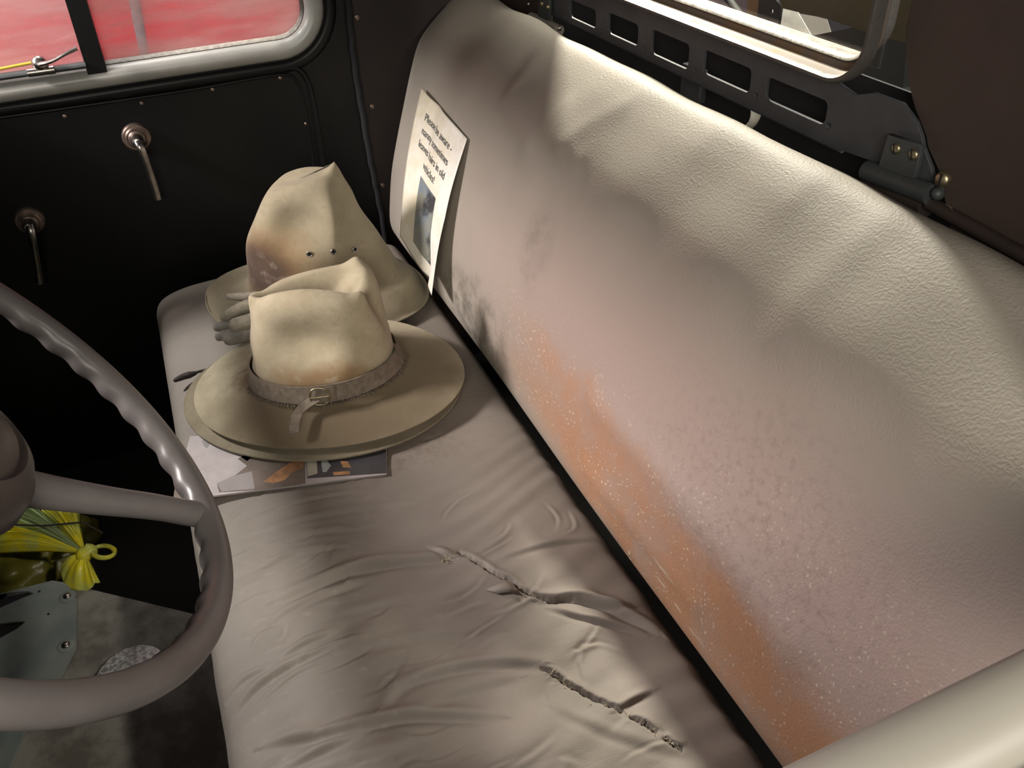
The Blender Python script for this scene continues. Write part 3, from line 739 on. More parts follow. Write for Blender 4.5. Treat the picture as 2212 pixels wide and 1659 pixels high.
# lifted flap beside the first split
fp = [at(x, y, z=.3885) for x, y in ((1050, 1275), (1078, 1262), (1098, 1256), (1112, 1268), (1128, 1288), (1100, 1278), (1075, 1282))]
V = [tuple(p) for p in fp]+[tuple(np.mean(fp, 0)+np.array([0, 0, .004]))]
Fc = [(i, (i+1) % 7, 7) for i in range(7)]
o = mesh('torn_flap', V, Fc, M['cushion']); sm = o.modifiers.new('s', 'SOLIDIFY'); sm.thickness = .0012; child(o, seat)
# scuffed white threads on the backrest
def facept(px, py, off=.002): return onplane(px, py, np.array([0, -.34, .40])+np.array([0, .93, .37])*off, (0, .40, .16))
for (x, y, dx, dy, nn) in ((1360, 1175, 6, 26, 46), (1465, 1235, 26, 34, 60), (1545, 1380, 16, 8, 26), (1353, 460, 2, 9, 6), (1255, 600, 5, 12, 14)):
    parts = []
    for i in range(nn):
        p = facept(x+rng.normal(0, dx*.5), y+rng.normal(0, dy*.5), .0035)
        d = np.array([-rng.uniform(.002, .006), rng.normal(0, .0006), -rng.uniform(-.001, .004)])
        parts.append(tube_data([p, p+d*.5+np.array([0, .001, 0]), p+d], [.0002, .0005, .0002], 4))
    v, f = join_data(parts); child(mesh('scuffed_fibres', v, f, M['foam']), seat)

# ------------------------------------------------------------------ steering wheel
WC = np.array([.5395, .1863, .7716]); WA, WR = .94777, .2138
b_ = .0114; uu = np.array([math.cos(b_), math.sin(b_), 0]); nn = np.array([math.sin(b_)*math.sin(WA), -math.cos(b_)*math.sin(WA), math.cos(WA)]); ww = np.cross(nn, uu)
sw = empty('steering_wheel', tuple(WC), 'large grey plastic steering wheel with ribbed inner rim in the left foreground', 'steering wheel')
def wp_(a, r, h=0): return WC+r*(math.cos(a)*uu+math.sin(a)*ww)+nn*h
N1, N2 = 480, 20; V = []; Fc = []
for i in range(N1):
    a = 2*math.pi*i/N1; rip = 0.5+0.5*math.cos(a*44)
    for k in range(N2):
        t = 2*math.pi*k/N2; rr = .0128
        inner = max(0, -math.cos(t))**1.0
        under = max(0, -math.sin(t)*.8-math.cos(t)*.6)
        rr -= .0026*rip*under*(1 if True else 0)
        V.append(wp_(a, WR+rr*math.cos(t), rr*math.sin(t)))
for i in range(N1):
    for k in range(N2): Fc.append((i*N2+k, i*N2+(k+1) % N2, ((i+1) % N1)*N2+(k+1) % N2, ((i+1) % N1)*N2+k))
rim = child(fixn(mesh('rim', V, Fc, M['wheel'])), sw)
# spoke directions: the one seen reaches the rim at pixel (462, 1112)
def pxof(P): q = VM@(np.array(P)-CAM); return np.array([CX, CY])+F_PX*q[:2]/q[2]
angs = np.linspace(0, 2*math.pi, 720); dd = [np.linalg.norm(pxof(wp_(a, WR))-np.array([462, 1108])) for a in angs]
A0 = angs[int(np.argmin(dd))]
for k in range(3):
    a = A0+k*2*math.pi/3
    pth = catmull([wp_(a, .030, -.030), wp_(a, .07, -.027), wp_(a, .12, -.018), wp_(a, .165, -.008), wp_(a, .195, -.003), wp_(a, WR-.002, 0)], 8)
    tube('spoke', pth, [.0175, .0160, .0140, .0125, .0120, .0125, .0125], M['wheel'], sw, 18, flat=.85)
lathe('hub', WC-nn*.050, nn, [(.036, -.05), (.050, -.02), (.064, .004), (.070, .020), (.067, .036), (.058, .048), (.049, .054), (.046, .050), (.040, .057), (.026, .061), (.006, .063)], M['hub'], sw, 48)
tube('steering_column', [WC-nn*.09, WC-nn*.40, WC-nn*.60+np.array([0, .0, -.02])], .024, M['black'], sw, 16)

# ------------------------------------------------------------------ hats
def hat_surface(rings, N=168, sub=7, dents=()):
    th = np.linspace(0, 2*math.pi, N, endpoint=False)
    K = np.array([r(th) for r in rings])   # (m, N, 3)
    m = len(K); out = []
    for i in range(m-1):
        a, b, c, d = K[max(i-1, 0)], K[i], K[i+1], K[min(i+2, m-1)]
        for k in range(sub):
            t = k/sub; out.append(.5*((2*b)+(-a+c)*t+(2*a-5*b+4*c-d)*t*t+(-a+3*b-3*c+d)*t**3))
    out.append(K[-1]); A = np.array(out)
    for (c, r, v) in dents:
        dist = np.linalg.norm((A-np.array(c))/np.array(r), axis=2); A = A+np.exp(-dist**2)[..., None]*np.array(v)
    R_ = len(A); V = A.reshape(-1, 3).tolist(); Fc = []
    for i in range(R_-1):
        for k in range(N): Fc.append((i*N+k, i*N+(k+1) % N, (i+1)*N+(k+1) % N, (i+1)*N+k))
    Fc.append(tuple((R_-1)*N+k for k in range(N)))
    return V, Fc, A
def ell(a, b, z, cx=0, cy=0, n=2.0, zm=(), rm=()):
    def f(th):
        c, s = np.cos(th), np.sin(th)
        r = 1/(np.abs(c)**n+np.abs(s)**n)**(1/n)
        rr = np.ones_like(th); zz = np.full_like(th, z)
        for (t0, w, d) in rm:
            dl = (th-math.radians(t0)+math.pi) % (2*math.pi)-math.pi; rr = rr+d*np.exp(-(dl/math.radians(w))**2)
        for (t0, w, d) in zm:
            dl = (th-math.radians(t0)+math.pi) % (2*math.pi)-math.pi; zz = zz+d*np.exp(-(dl/math.radians(w))**2)
        return np.c_[cx+a*c*r*rr, cy+b*s*r*rr, zz]
    return f
def keyed(pts):
    """closed ring through control points given at equal angles from +x, counter-clockwise"""
    P = catmull([np.array(p, float) for p in pts], 40, True)
    def f(th):
        u = th/(2*math.pi)*len(P); i = np.floor(u).astype(int) % len(P); w = (u-np.floor(u))[:, None]
        return P[i]*(1-w)+P[(i+1) % len(P)]*w
    return f
HROT = math.radians(-113.3)
def place(o, loc, rz, tilt=(0, 0)):
    o.location = loc; o.rotation_euler = (tilt[0], tilt[1], rz)
def lchild(o, p): o.parent = p; return o
def felt_hat(name, rings, mat, label, dents, loc, rz, tilt):
    root = empty(name, (0, 0, 0), label, 'hat')
    V, Fc, A = hat_surface(rings, dents=dents)
    o = lchild(mesh('hat_body', V, Fc, mat), root)
    s = o.modifiers.new('s', 'SOLIDIFY'); s.thickness = .0028; s.offset = -1
    place(root, loc, rz, tilt); return root, A
# near hat: local x = along the brim's long axis (image right), local y = away from the camera
RN = [
    ell(.196, .150, -.006, zm=((180, 40, -.006), (0, 40, -.003), (270, 40, .0), (90, 60, .010)), rm=((-60, 30, .02), (200, 20, -.02))),
    ell(.188, .143, -.004, zm=((180, 40, -.005), (0, 40, -.002), (90, 60, .008)), rm=((-60, 30, .02), (200, 20, -.02))),
    ell(.155, .118, .004, zm=((180, 40, -.003), (90, 60, .003))),
    ell(.122, .098, .009),
    ell(.106, .088, .016),
    ell(.101, .083, .028),
    ell(.099, .080, .048),
    ell(.097, .074, .075, n=2.1),
    keyed([(.084, .000, .118), (.083, .042, .130), (.060, .060, .138), (.0, .057, .136), (-.048, .042, .132), (-.077, .014, .124), (-.083, .0, .120), (-.077, -.016, .124), (-.050, -.042, .134), (.0, -.056, .140), (.050, -.054, .134), (.079, -.038, .122)]),
    keyed([(.064, .004, .128), (.072, .032, .148), (.052, .050, .152), (.0, .042, .148), (-.044, .024, .142), (-.070, .007, .134), (-.077, .0, .129), (-.070, -.008, .135), (-.046, -.024, .150), (.0, -.034, .160), (.046, -.034, .155), (.070, -.022, .140)]),
    keyed([(.044, .008, .112), (.052, .024, .136), (.038, .038, .141), (.0, .031, .138), (-.036, .016, .134), (-.061, .004, .128), (-.067, .0, .125), (-.061, -.003, .128), (-.036, -.013, .143), (.0, -.020, .152), (.036, -.020, .147), (.052, -.010, .130)]),
    keyed([(.020, .008, .098), (.024, .014, .104), (.016, .022, .112), (.0, .018, .114), (-.02, .010, .114), (-.040, .003, .112), (-.044, .001, .112), (-.040, .0, .112), (-.02, -.003, .118), (.0, -.006, .124), (.016, -.005, .120), (.024, .002, .106)]),
    keyed([(.008, .008, .094), (.010, .010, .095), (.008, .012, .096), (.0, .010, .098), (-.008, .007, .100), (-.016, .003, .102), (-.018, .002, .102), (-.016, .002, .102), (-.008, .002, .100), (.0, .003, .098), (.006, .004, .096), (.009, .006, .095)]),
]
hc = at(712, 826, z=.405)
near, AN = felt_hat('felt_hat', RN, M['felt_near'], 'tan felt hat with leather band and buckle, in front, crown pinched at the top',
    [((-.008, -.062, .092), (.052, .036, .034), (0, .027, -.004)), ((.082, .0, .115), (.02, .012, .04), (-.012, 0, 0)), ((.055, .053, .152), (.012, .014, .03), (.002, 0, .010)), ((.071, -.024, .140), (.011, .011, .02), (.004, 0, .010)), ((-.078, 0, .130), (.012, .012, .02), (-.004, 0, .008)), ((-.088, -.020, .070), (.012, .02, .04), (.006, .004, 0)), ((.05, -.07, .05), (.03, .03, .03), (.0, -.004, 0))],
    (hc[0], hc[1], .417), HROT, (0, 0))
# leather band with buckle and tail
bandz = [(.018, .1085, .0905), (.026, .1045, .0875), (.036, .1025, .0845), (.041, .1018, .0838)]
N = 160; V = []
for off in (0.0012, .0034):
    for (z, a, b2) in bandz:
        for k in range(N):
            t = 2*math.pi*k/N; lift = -.004*math.sin(t)+.004*math.cos(t*1)
            V.append(((a+off)*math.cos(t), (b2+off)*math.sin(t), z+lift))
Fc = []
nb = len(bandz)
for lay in (0, 1):
    for i in range(nb-1):
        for k in range(N):
            q = (lay*nb+i)*N; q2 = (lay*nb+i+1)*N; Fc.append((q+k, q+(k+1) % N, q2+(k+1) % N, q2+k))
for i in (0, nb-1):
    for k in range(N):
        q = i*N; q2 = (nb+i)*N; Fc.append((q+k, q+(k+1) % N, q2+(k+1) % N, q2+k))
band = lchild(fixn(mesh('hatband', V, Fc, M['leather_strap'], sharp=50)), near)
def bandpt(t, z, off=0):
    a = np.interp(z, [q[0] for q in bandz], [q[1] for q in bandz]); b2 = np.interp(z, [q[0] for q in bandz], [q[2] for q in bandz])
    return np.array([(a+off)*math.cos(t), (b2+off)*math.sin(t), z-.004*math.sin(t)+.004*math.cos(t)])
# frayed felt line under the band
parts = []
for k in range(240):
    t = -2.7+2.95*k/240+rng.normal(0, .01)
    p = bandpt(t, .0165+rng.normal(0, .0003), .003); d = np.array([math.cos(t)*.004, math.sin(t)*.004, -.002])+rng.normal(0, .0012, 3)
    parts.append(tube_data([p, p+d*.6, p+d], [.0011, .0008, .0003], 5))
v, f = join_data(parts); lchild(mesh('frayed_edge', v, f, M['felt_edge']), near)
tb = math.radians(-84)
def bframe(t, z, off): 
    p = bandpt(t, z, off); r = np.array([-math.sin(t), math.cos(t), 0]); n_ = np.array([math.cos(t), math.sin(t), .15]); n_ /= np.linalg.norm(n_); u = np.cross(n_, r); return p, r, n_, u if u[2] > 0 else -u
p, r_, n_, u_ = bframe(tb, .031, .0100)
loop = []
for k in range(40):
    a = 2*math.pi*k/40; e = .85; loop.append(p+r_*.0125*math.copysign(abs(math.cos(a))**e, math.cos(a))+u_*.0125*math.copysign(abs(math.sin(a))**e, math.sin(a)))
bk = lchild(tube('buckle', loop, .0015, M['brass'], None, 10, True), near)
pn = lchild(tube('buckle_pin', [p-r_*.013+n_*.002, p+r_*.012+n_*.001], .0011, M['brass']), bk)
# strap keeper end: rounded tongue over the buckle, then the hanging tail
def strap(name, pts, w, th, mat, par, nrm):
    P = catmull(pts, 8); T = np.gradient(P, axis=0); T /= np.linalg.norm(T, axis=1)[:, None]; V = []; Fc = []
    nP = len(P)
    for i in range(nP):
        s = np.cross(T[i], nrm); s /= np.linalg.norm(s); nn_ = np.cross(s, T[i]); wi = w*(1 if i < nP*.75 else .55+.45*(1-((i/nP-.75)/.25)**2)**.5 if i < nP-1 else .5)
        for q, h in ((-1, 0), (1, 0), (1, 1), (-1, 1)): V.append(P[i]+s*q*wi+nn_*h*th)
    for i in range(nP-1):
        for k in range(4): Fc.append((i*4+k, i*4+(k+1) % 4, (i+1)*4+(k+1) % 4, (i+1)*4+k))
    Fc += [(0, 1, 2, 3), tuple((nP-1)*4+k for k in (3, 2, 1, 0))]
    return lchild(fixn(mesh(name, V, Fc, mat, sharp=60)), par)
strap('strap_end', [bandpt(tb-.10, .030, .004), bandpt(tb, .031, .0075), bandpt(tb+.13, .031, .007), bandpt(tb+.19, .030, .0045)], .011, .002, M['leather_strap'], near, np.array([0, -1, .2]))
strap('strap_tail', [bandpt(tb-.02, .028, .0075), bandpt(tb-.12, .024, .010), bandpt(tb-.20, .020, .016), np.array([-.016, -.118, .022]), np.array([-.017, -.134, .017]), np.array([-.016, -.142, .012])], .0065, .0018, M['leather_strap'], near, np.array([0, -.5, 1.0]))
# hat underneath, its brim showing
RU = [
    ell(.200, .154, -.003, zm=((180, 40, -.000), (90, 60, .004)), rm=((-60, 30, .015), (210, 25, .0))),
    ell(.192, .147, -.003), ell(.155, .120, .001), ell(.120, .098, .005), ell(.100, .080, .011), ell(.094, .075, .028), ell(.090, .071, .050), ell(.080, .060, .066), ell(.045, .03, .072), ell(.006, .004, .073)]
hu = at(700, 846, z=.392)
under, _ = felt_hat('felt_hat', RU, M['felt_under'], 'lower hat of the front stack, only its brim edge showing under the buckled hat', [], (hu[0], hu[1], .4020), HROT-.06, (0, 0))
cd = catmull([at(445, 800, z=.40), at(425, 806, z=.397), at(412, 812, z=.394)], 6)
cl = [at(x, y, z=.392) for x, y in ((450, 798), (432, 802), (415, 808), (405, 811))]
def wlocal(root, P):
    mm = (Matrix.Translation(root.location) @ root.rotation_euler.to_matrix().to_4x4()).inverted(); return [tuple(mm @ Vector(p)) for p in P]
lchild(tube('chin_cord', wlocal(under, catmull(cl, 5)), .0022, M['cord_dark'], None, 8), under)
cl = [at(x, y, z=.392) for x, y in ((424, 805), (412, 809), (398, 813), (384, 819), (376, 823))]
lchild(tube('cord_tassel', wlocal(under, catmull(cl, 5)), [.0028, .0055, .0045, .0025], M['cord_dark'], None, 8), under)
lchild(tube('brim_pin', wlocal(under, [at(444, 912, z=.400), at(452, 911, z=.403), at(458, 914, z=.400)]), [.001, .0035, .0012], M['shoe_white'], None, 8), under)
# far hat: tall crown, three eyelets on the near side
RF = [
    ell(.188, .146, -.002, cx=-.004, zm=((180, 45, .016), (0, 35, -.012), (90, 50, .01)), rm=((200, 25, -.03),)),
    ell(.181, .140, .0, cx=-.003, zm=((180, 45, .014), (0, 35, -.010), (90, 50, .01))),
    ell(.160, .120, .010, cx=.005, zm=((0, 35, -.006),), rm=((0, 45, .05),)),
    ell(.130, .098, .020, cx=.004, zm=((0, 40, .008),), rm=((0, 45, .22),)),
    ell(.112, .086, .036, cx=.000, rm=((0, 45, .30),)),
    ell(.106, .083, .062, cx=-.001, rm=((0, 45, .24),)),
    ell(.099, .078, .105, cx=.000, rm=((0, 45, .12),)),
    keyed([(.090, 0, .140), (.082, .03, .145), (.055, .052, .152), (.005, .062, .156), (-.042, .052, .152), (-.068, .030, .146), (-.078, 0, .142), (-.070, -.030, .142), (-.042, -.055, .144), (.006, -.064, .150), (.052, -.056, .152), (.080, -.030, .146)]),
    keyed([(.082, 0, .176), (.076, .016, .182), (.056, .032, .190), (.010, .042, .194), (-.026, .036, .190), (-.048, .020, .182), (-.056, 0, .176), (-.050, -.022, .176), (-.026, -.040, .180), (.014, -.046, .188), (.050, -.036, .190), (.072, -.016, .182)]),
    keyed([(.070, 0, .200), (.066, .006, .206), (.050, .016, .212), (.014, .024, .212), (-.016, .022, .206), (-.032, .010, .198), (-.036, 0, .194), (-.033, -.010, .195), (-.016, -.022, .199), (.012, -.028, .205), (.046, -.018, .211), (.062, -.006, .208)]),
    keyed([(.060, 0, .216)]+[(.056, .001, .214), (.042, .004, .212), (.016, .006, .208), (-.002, .005, .204), (-.012, .002, .201), (-.014, 0, .200), (-.012, -.002, .201), (-.002, -.005, .202), (.016, -.006, .205), (.040, -.004, .210), (.055, -.001, .214)]),
]
hf_ = at(688, 618, z=.42)
far, AF = felt_hat('felt_hat', RF, M['felt_far'], 'tall crowned tan felt hat at the back with a dark brown stain and three eyelets',
    [((-.004, -.060, .150), (.040, .034, .034), (.004, .024, -.004)), ((.052, -.050, .155), (.014, .024, .055), (.006, -.008, 0)), ((.060, 0, .214), (.012, .012, .03), (.003, 0, .012))],
    (hf_[0], hf_[1], .407), HROT+.02, (0, 0))
def on_hat(A, root, px, py):
    mm = Matrix.Translation(root.location) @ root.rotation_euler.to_matrix().to_4x4()
    P = A.reshape(-1, 3); Wp = np.array([tuple(mm @ Vector(p)) for p in P]); q = (Wp-CAM)@VM.T; uv = np.array([CX, CY])+F_PX*q[:, :2]/q[:, 2:]
    d = np.hypot(*(uv-np.array([px, py])).T)+np.where(P[:, 1] > 0, 1000, 0); i = int(d.argmin()); return P[i]
for px, py in ((667, 547), (720, 546), (765, 536)):
    p = on_hat(AF, far, px, py); n_ = np.array([p[0]/.105**2, p[1]/.082**2, 0]); n_ /= np.linalg.norm(n_); n_[2] = .15
    lo = []
    uA = np.cross(n_, [0, 0, 1.0]); uA /= np.linalg.norm(uA); uB = np.cross(n_, uA); uB /= np.linalg.norm(uB)
    for k in range(20): a = 2*math.pi*k/20; lo.append(p+n_*.0013+.0040*(uA*math.cos(a)+uB*math.sin(a)))
    e_ = lchild(tube('eyelet', lo, .0011, M['chrome'], None, 8, True), far)
    hl = lchild(lathe('eyelet_hole', p+n_*.0004, n_, [(.0028, 0), (.0028, .0008)], M['black'], None, 14), e_)

# ------------------------------------------------------------------ gloves
def glove(label, fingers, palm, mat, zc):
    root = empty('work_glove', tuple(at(*palm[0][:2], z=palm[0][2])), label, 'glove', group=None)
    parts = []
    for f_ in fingers:
        P = catmull([at(x, y, z=z) for x, y, z, r in f_], 6); R_ = [r for *_, r in f_]
        # rounded tip
        T = P[0]-P[1]; T /= np.linalg.norm(T); P = np.vstack([P[0]+T*R_[0]*.75, P[0]+T*R_[0]*.45, P]); n0 = len(P)
        rr = np.interp(np.linspace(0, 1, n0-2), np.linspace(0, 1, len(R_)), R_); rr = np.r_[R_[0]*.45, R_[0]*.83, rr]
        parts.append(tube_data(P, list(rr), 12))
        # tube_data resamples radii evenly
    P = catmull([at(x, y, z=z) for x, y, z, r in palm], 6); parts.append(tube_data(P, [r for *_, r in palm], 16, flat=.6))
    v, f = join_data(parts); o = fixn(mesh('glove_shell', v, f, mat)); child(o, root)
    rm_ = o.modifiers.new('r', 'REMESH'); rm_.mode = 'VOXEL'; rm_.voxel_size = .0016; rm_.use_smooth_shade = True
    sm_ = o.modifiers.new('s', 'SMOOTH'); sm_.iterations = 4
    return root
gA = glove('upper grey suede work glove, its fingers over the brim between the two crowns', [
    [(494, 640, .447, .0058), (520, 641, .449, .0070), (560, 640, .452, .0080), (600, 642, .455, .0095)],
    [(484, 686, .440, .0075), (505, 674, .448, .0095), (535, 661, .454, .0105), (573, 652, .456, .012)],
    [(508, 702, .440, .0115), (530, 697, .444, .0122), (560, 688, .448, .012), (590, 675, .450, .012)],
], [(570, 660, .452, .018), (600, 662, .452, .021), (640, 665, .452, .020), (665, 668, .452, .016)], M['glove_tan'], .45)
gB = glove('lower grey work glove with curled fingertips, nearest to the camera of the pair', [
    [(468, 708, .428, .0065), (484, 704, .430, .0085), (510, 702, .428, .010)],
    [(472, 728, .424, .0070), (486, 724, .425, .0085), (505, 720, .427, .0095), (540, 712, .430, .010)],
    [(494, 733, .421, .0100), (515, 728, .424, .0108), (540, 720, .428, .0110), (570, 708, .430, .012)],
], [(555, 705, .432, .016), (580, 700, .434, .018), (610, 695, .436, .016)], M['glove'], .43)
# ------------------------------------------------------------------ magazine under the hats
mg = empty('magazine', tuple(at(600, 1000, z=.39)), 'glossy picture magazine lying under the front hats at the seat edge', 'magazine')
Z1 = .3885
c4 = [at(375, 1086, z=Z1), at(836, 1028, z=Z1), at(836, 940, z=Z1), at(412, 946, z=Z1)]
def mpt(s, t, z): 
    p = (c4[0]*(1-s)+c4[1]*s)*(1-t)+(c4[3]*(1-s)+c4[2]*s)*t; return np.array([p[0], p[1], z])
def slab(name, pts, z0, z1, mat, par):
    n_ = len(pts); V = [(p[0], p[1], z0) for p in pts]+[(p[0], p[1], z1) for p in pts]
    Fc = [tuple(range(n_))[::-1], tuple(range(n_, 2*n_))]+[(i, (i+1) % n_, n_+(i+1) % n_, n_+i) for i in range(n_)]
    return child(fixn(mesh(name, V, Fc, mat, None, False)), par)
simple('page_lilac', (.52, .47, .47), .35, scale=60, var=.10); simple('page_brown', (.20, .165, .14), .35, scale=20, var=.3)
simple('page_slate', (.075, .070, .080), .3, scale=20, var=.3); simple('page_grey', (.36, .33, .325), .35, scale=20, var=.1)
simple('page_orange', (.45, .24, .12), .4, scale=80, var=.4); simple('page_cream', (.50, .47, .38), .35, scale=30, var=.1); simple('page_teal', (.38, .42, .40), .35, scale=30, var=.2)
slab('pages', [mpt(0.004, .01, 0), mpt(.996, .01, 0), mpt(.996, .99, 0), mpt(.004, .99, 0)], .3880, .3912, M['page_grey'], mg)
slab('cover', [mpt(0, 0, 0), mpt(1, 0, 0), mpt(1, 1, 0), mpt(0, 1, 0)], .3912, .3919, M['page_lilac'], mg)
def art(pts, mat, z=.3922):
    def inv(px, py):
        P = at(px, py, z=.389); return P
    return slab('printed_picture', [inv(x, y) for x, y in pts], .3919, z, mat, mg)
art(((442, 949), (470, 943), (560, 977), (566, 982), (545, 992), (535, 1000), (520, 990), (480, 972), (455, 962), (447, 972), (441, 966), (438, 956)), M['page_grey'])
art(((560, 975), (660, 991), (661, 1048), (640, 1052), (560, 1062), (530, 1064), (475, 1067), (470, 1050), (510, 1030), (535, 1010), (515, 995), (535, 984)), M['page_brown'])
art(((480, 1066), (470, 1048), (500, 1034), (545, 1022), (552, 1060)), M['page_grey'], .3924)
art(((570, 1045), (600, 1022), (625, 1005), (650, 992), (660, 995), (655, 1015), (630, 1026), (615, 1042), (590, 1048)), M['page_orange'], .3924)
art(((661, 980), (835, 975), (835, 1026), (665, 1037)), M['page_slate'], .3923)
art(((663, 988), (684, 988), (687, 1027), (666, 1033)), M['page_cream'], .3926)
art(((693, 990), (712, 988), (708, 1000), (716, 1010), (706, 1024), (698, 1024)), M['page_teal'], .3926)
art(((736, 1000), (752, 1001), (759, 1014), (742, 1014)), M['page_orange'], .3926)
art(((720, 1024), (756, 1022), (758, 1029), (722, 1031)), M['page_orange'], .3926)
art(((376, 1080), (382, 1040), (400, 1046), (420, 1062), (412, 1078)), M['page_brown'], .3923)

# ------------------------------------------------------------------ laminated notice against the backrest
nt = empty('paper_notice', tuple(at(940, 420, x=1.28)), 'white paper notice with printed text and a photo, propped against the far backrest', 'notice')
TL, TR, BR, BL = facept(910, 190, .038), facept(1009, 300, .034), facept(944, 640, .036), facept(864, 510, .054)
pn_ = np.cross(TR-TL, BL-TL); pn_ /= np.linalg.norm(pn_); pn_ = pn_ if pn_[1] > 0 else -pn_
def pp(s, t, off=0):
    """s across from the left edge, t down"""
    p = (TL*(1-s)+TR*s)*(1-t)+(BL*(1-s)+BR*s)*t
    crease = -.005*math.exp(-((s-.36)/.10)**2)*max(0, 1-t*1.6)
    b = .012*math.sin(math.pi*t)*(.6+.4*s)+crease+.018*max(0, s+t*.9-1.45)*1.2-.012*math.exp(-((s+ .5*(t-.8)-.80)/.10)**2)*max(0, t-.70)*3
    return p+pn_*(b+off)
ns, nt_ = 40, 56; V = [pp(i/ns, j/nt_) for j in range(nt_+1) for i in range(ns+1)]
Fc = [(j*(ns+1)+i, j*(ns+1)+i+1, (j+1)*(ns+1)+i+1, (j+1)*(ns+1)+i) for j in range(nt_) for i in range(ns)]
o = child(mesh('paper_sheet', V, Fc, M['paper']), nt); s = o.modifiers.new('s', 'SOLIDIFY'); s.thickness = .0006; s.offset = 0
def patch(name, s0, s1, t0, t1, mat, off=.0008, q=16):
    V = [pp(s0+(s1-s0)*i/q, t0+(t1-t0)*j/q, off) for j in range(q+1) for i in range(q+1)]
    Fc = [(j*(q+1)+i, j*(q+1)+i+1, (j+1)*(q+1)+i+1, (j+1)*(q+1)+i) for j in range(q) for i in range(q)]
    return child(mesh(name, V, Fc, mat), nt)
patch('printed_photo', .36, .76, .47, .90, M['photo'])
def text(name, body, s, t, size, par_fn, mat, par, bold=.012):
    cu = bpy.data.curves.new(name, 'FONT'); cu.body = body; cu.size = 1; cu.offset = bold; cu.align_x = 'CENTER'; cu.resolution_u = 3
    t_ = bpy.data.objects.new('t', cu); COL.objects.link(t_); dg = bpy.context.evaluated_depsgraph_get()
    me = bpy.data.meshes.new_from_object(t_.evaluated_get(dg)); bpy.data.objects.remove(t_)
    for v in me.vertices: v.co = Vector(par_fn(s+v.co.x*size, t-v.co.y*size*.78))
    me.materials.clear(); me.materials.append(mat); me.name = name
    o = bpy.data.objects.new(name, me); COL.objects.link(o); child(o, par); return o
pf = lambda s, t: pp(s, t, .0012)
for i, ln in enumerate(('Please be aware -', 'nanny sometimes', 'leaves hairs in old', 'vehicles!')):
    text('printed_text', ln, .52, .150+.088*i, .088, pf, M['ink'], nt, .006)

# ------------------------------------------------------------------ floor covers
ZT = .10
tun = empty('transmission_cover', tuple(at(200, 1400, z=0.0)), 'dull steel tunnel cover on the floor in front of the seat', 'cover')
to = [tuple(at(x, y, z=ZT)[:2]) for x, y in ((-140, 1320), (115, 1262), (150, 1262), (400, 1322), (520, 1352))]
tl = [(to[-1][0], to[-1][1])]; 
poly = to+[(.15, .09), (.15, .62)]
n_ = len(poly); V = [(p[0], p[1], 0) for p in poly]+[(p[0], p[1], ZT) for p in poly]
Fc = [tuple(range(n_))[::-1], tuple(range(n_, 2*n_))]+[(i, (i+1) % n_, n_+(i+1) % n_, n_+i) for i in range(n_)]
child(fixn(mesh('cover_body', V, Fc, M['tunnel_steel'], None, False)), tun)
fpo = empty('floor_plate', tuple(at(60, 1400, z=ZT)), 'grey green slotted steel plate screwed down in front of the seat, under the steering wheel', 'plate')
def f2(pts, z=ZT): return [tuple(at(x, y, z=z)[:2]) for x, y in pts]
po = f2(((-140, 1322), (0, 1287), (115, 1258), (140, 1262), (152, 1272), (168, 1300), (166, 1405), (128, 1478), (62, 1570), (12, 1690), (-140, 1690)))
ho = [f2(((-60, 1300), (20, 1284), (62, 1281), (76, 1286), (50, 1296), (0, 1318), (-60, 1335))), f2(((-60, 1362), (0, 1350), (40, 1346), (58, 1346), (40, 1362), (0, 1384), (-60, 1400)))]
plate('plate_sheet', po, ho, (0, 0, ZT+.0025), (1, 0, 0), (0, 1, 0), .003, M['cover_steel'], fpo, .0004)
for h in ho: pass
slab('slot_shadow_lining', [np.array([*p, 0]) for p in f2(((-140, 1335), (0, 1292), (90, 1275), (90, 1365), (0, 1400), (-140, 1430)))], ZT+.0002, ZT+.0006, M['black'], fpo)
for x, y in ((146, 1289), (143, 1395)):
    c0 = at(x, y, z=ZT+.004)
    wsr = lathe('washer', c0, (0, 0, 1), [(.0125, -.001), (.0125, .0012), (.011, .002), (.007, .002)], M['cover_steel'], fpo, 28)
    screw('screw_head', c0+np.array([0, 0, .0015]), (0, 0, 1), .0062, M['chrome'], fpo)
for x, y in ((85, 1278), (105, 1327)):
    lathe('rivet', at(x, y, z=ZT+.004), (0, 0, 1), [(.0022, 0), (.0018, .0012), (.0006, .0016)], M['black'], fpo, 10)
cc = at(286, 1462, z=ZT+.004)
dsc = lathe('galvanised_disc', cc-np.array([0, 0, .004]), (0, 0, 1), [(.050, 0), (.050, .008), (.047, .012), (.020, .014), (.004, .014)], M['galv'], None, 48)
tag(dsc, 'speckled galvanised round cap on the floor just inside the wheel rim', 'cap')

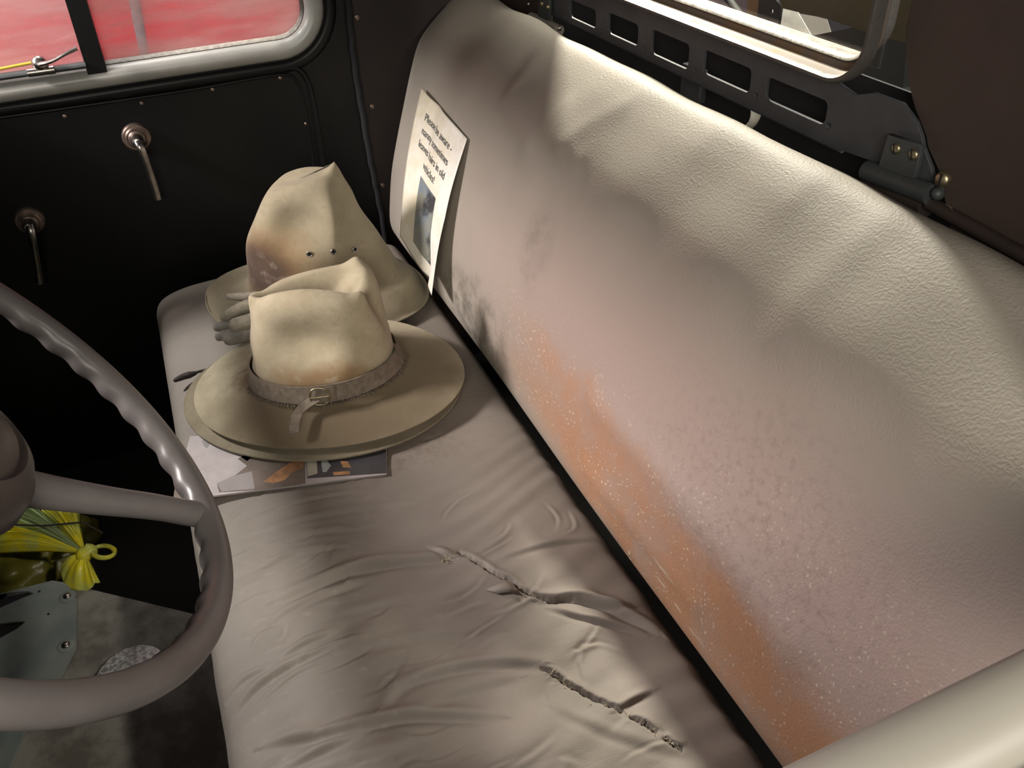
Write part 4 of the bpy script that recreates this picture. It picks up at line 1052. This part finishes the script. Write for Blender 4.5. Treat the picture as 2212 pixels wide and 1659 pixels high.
# ------------------------------------------------------------------ yellow plastic bag
K = at(186, 1196, z=.13)
bag = empty('plastic_bag', (K[0], K[1], 0), 'knotted yellow plastic bag on the floor behind the steering wheel spoke', 'plastic bag')
def fan(name, a_px, b_px, mat, pleats, amp, lift, zend, seed=0, nr=36, na=90):
    r_ = np.random.default_rng(seed); A_ = at(*a_px, z=zend); B_ = at(*b_px, z=zend); ph = r_.uniform(0, 6, 4); V = []
    mid = (A_+B_)/2; R1 = (np.linalg.norm(A_-K)+np.linalg.norm(B_-K))/2
    for j in range(na+1):
        s = j/na; e = A_*(1-s)+B_*s; dv = e-K; L_ = np.linalg.norm(dv); e = K+dv/L_*(R1*(1+.12*math.sin(s*pleats*1.7+ph[0])))
        for i in range(nr+1):
            t = i/nr; p = K*(1-t)+e*t
            pl = (math.sin(s*pleats*2*math.pi+ph[1]+.8*math.sin(t*3+ph[2]))+.45*math.sin(s*pleats*4.7*math.pi+ph[3]))*amp*(t**.8)
            edge = math.sin(math.pi*s)**.5
            V.append(p+np.array([0, 0, lift*math.sin(math.pi*min(t*1.02, 1))*(.3+.7*edge)+pl*(.4+.6*math.sin(math.pi*t*.9))-(1-edge)*.012*t]))
    Fc = [(j*(nr+1)+i, j*(nr+1)+i+1, (j+1)*(nr+1)+i+1, (j+1)*(nr+1)+i) for j in range(na) for i in range(nr)]
    o = mesh(name, V, Fc, mat); s_ = o.modifiers.new('s', 'SOLIDIFY'); s_.thickness = .0006; return child(o, bag)
fan('gathered_sheet', (168, 1092), (70, 1096), M['yellow'], 4, .0055, .020, .125, 1)
fan('gathered_sheet', (40, 1062), (-60, 1120), M['greenbag'], 4, .006, .018, .115, 2)
fan('gathered_sheet', (-30, 1118), (-20, 1185), M['yellow'], 3.5, .0055, .022, .120, 3)
fan('gathered_tail', (128, 1212), (214, 1252), M['yellow'], 3, .004, .012, .115, 5, 20, 60)
# full body of the bag: crumpled mound
V = []; nA, nB = 72, 40; bc = at(-10, 1165, z=.05)
for j in range(nB+1):
    ph_ = math.pi/2*j/nB
    for i in range(nA):
        a = 2*math.pi*i/nA; cr_ = 1+.07*math.sin(a*7+ph_*5)+.05*math.sin(a*13-ph_*9)+.04*math.sin(ph_*17+a*3)
        V.append((bc[0]+.135*cr_*math.cos(a)*math.cos(ph_), bc[1]+.15*cr_*math.sin(a)*math.cos(ph_), .001+.105*cr_*math.sin(ph_)))
Fc = [(j*nA+i, j*nA+(i+1) % nA, (j+1)*nA+(i+1) % nA, (j+1)*nA+i) for j in range(nB) for i in range(nA)]+[tuple(range(nA))[::-1]]
child(mesh('bag_body', V, Fc, M['olivebag']), bag)
# knot and loop
lp = [];
for k in range(28):
    a = 2*math.pi*k/28; q = np.array([224+24*math.cos(a), 1192+13*math.sin(a)]); lp.append(at(q[0], q[1], z=.134+.006*math.sin(a)))
child(tube('tie_loop', lp, [.0032, .0042, .0034, .0042], M['yellow'], None, 8, True), bag)
v, f = lathe_data(K, (.3, -1, .2), [(.002, -.016), (.010, -.011), (.0135, -.003), (.011, .003), (.0135, .009), (.008, .015), (.002, .018)], 18)
child(fixn(mesh('knot', v, f, M['yellow'])), bag)
tw = tube('dark_twig', [at(-20, 1131, z=.158), at(90, 1136, z=.160), at(180, 1128, z=.158), at(222, 1152, z=.15)], .0016, M['cord_dark'], None, 6)
tag(tw, 'thin dark wire lying across the yellow plastic bag', 'wire')
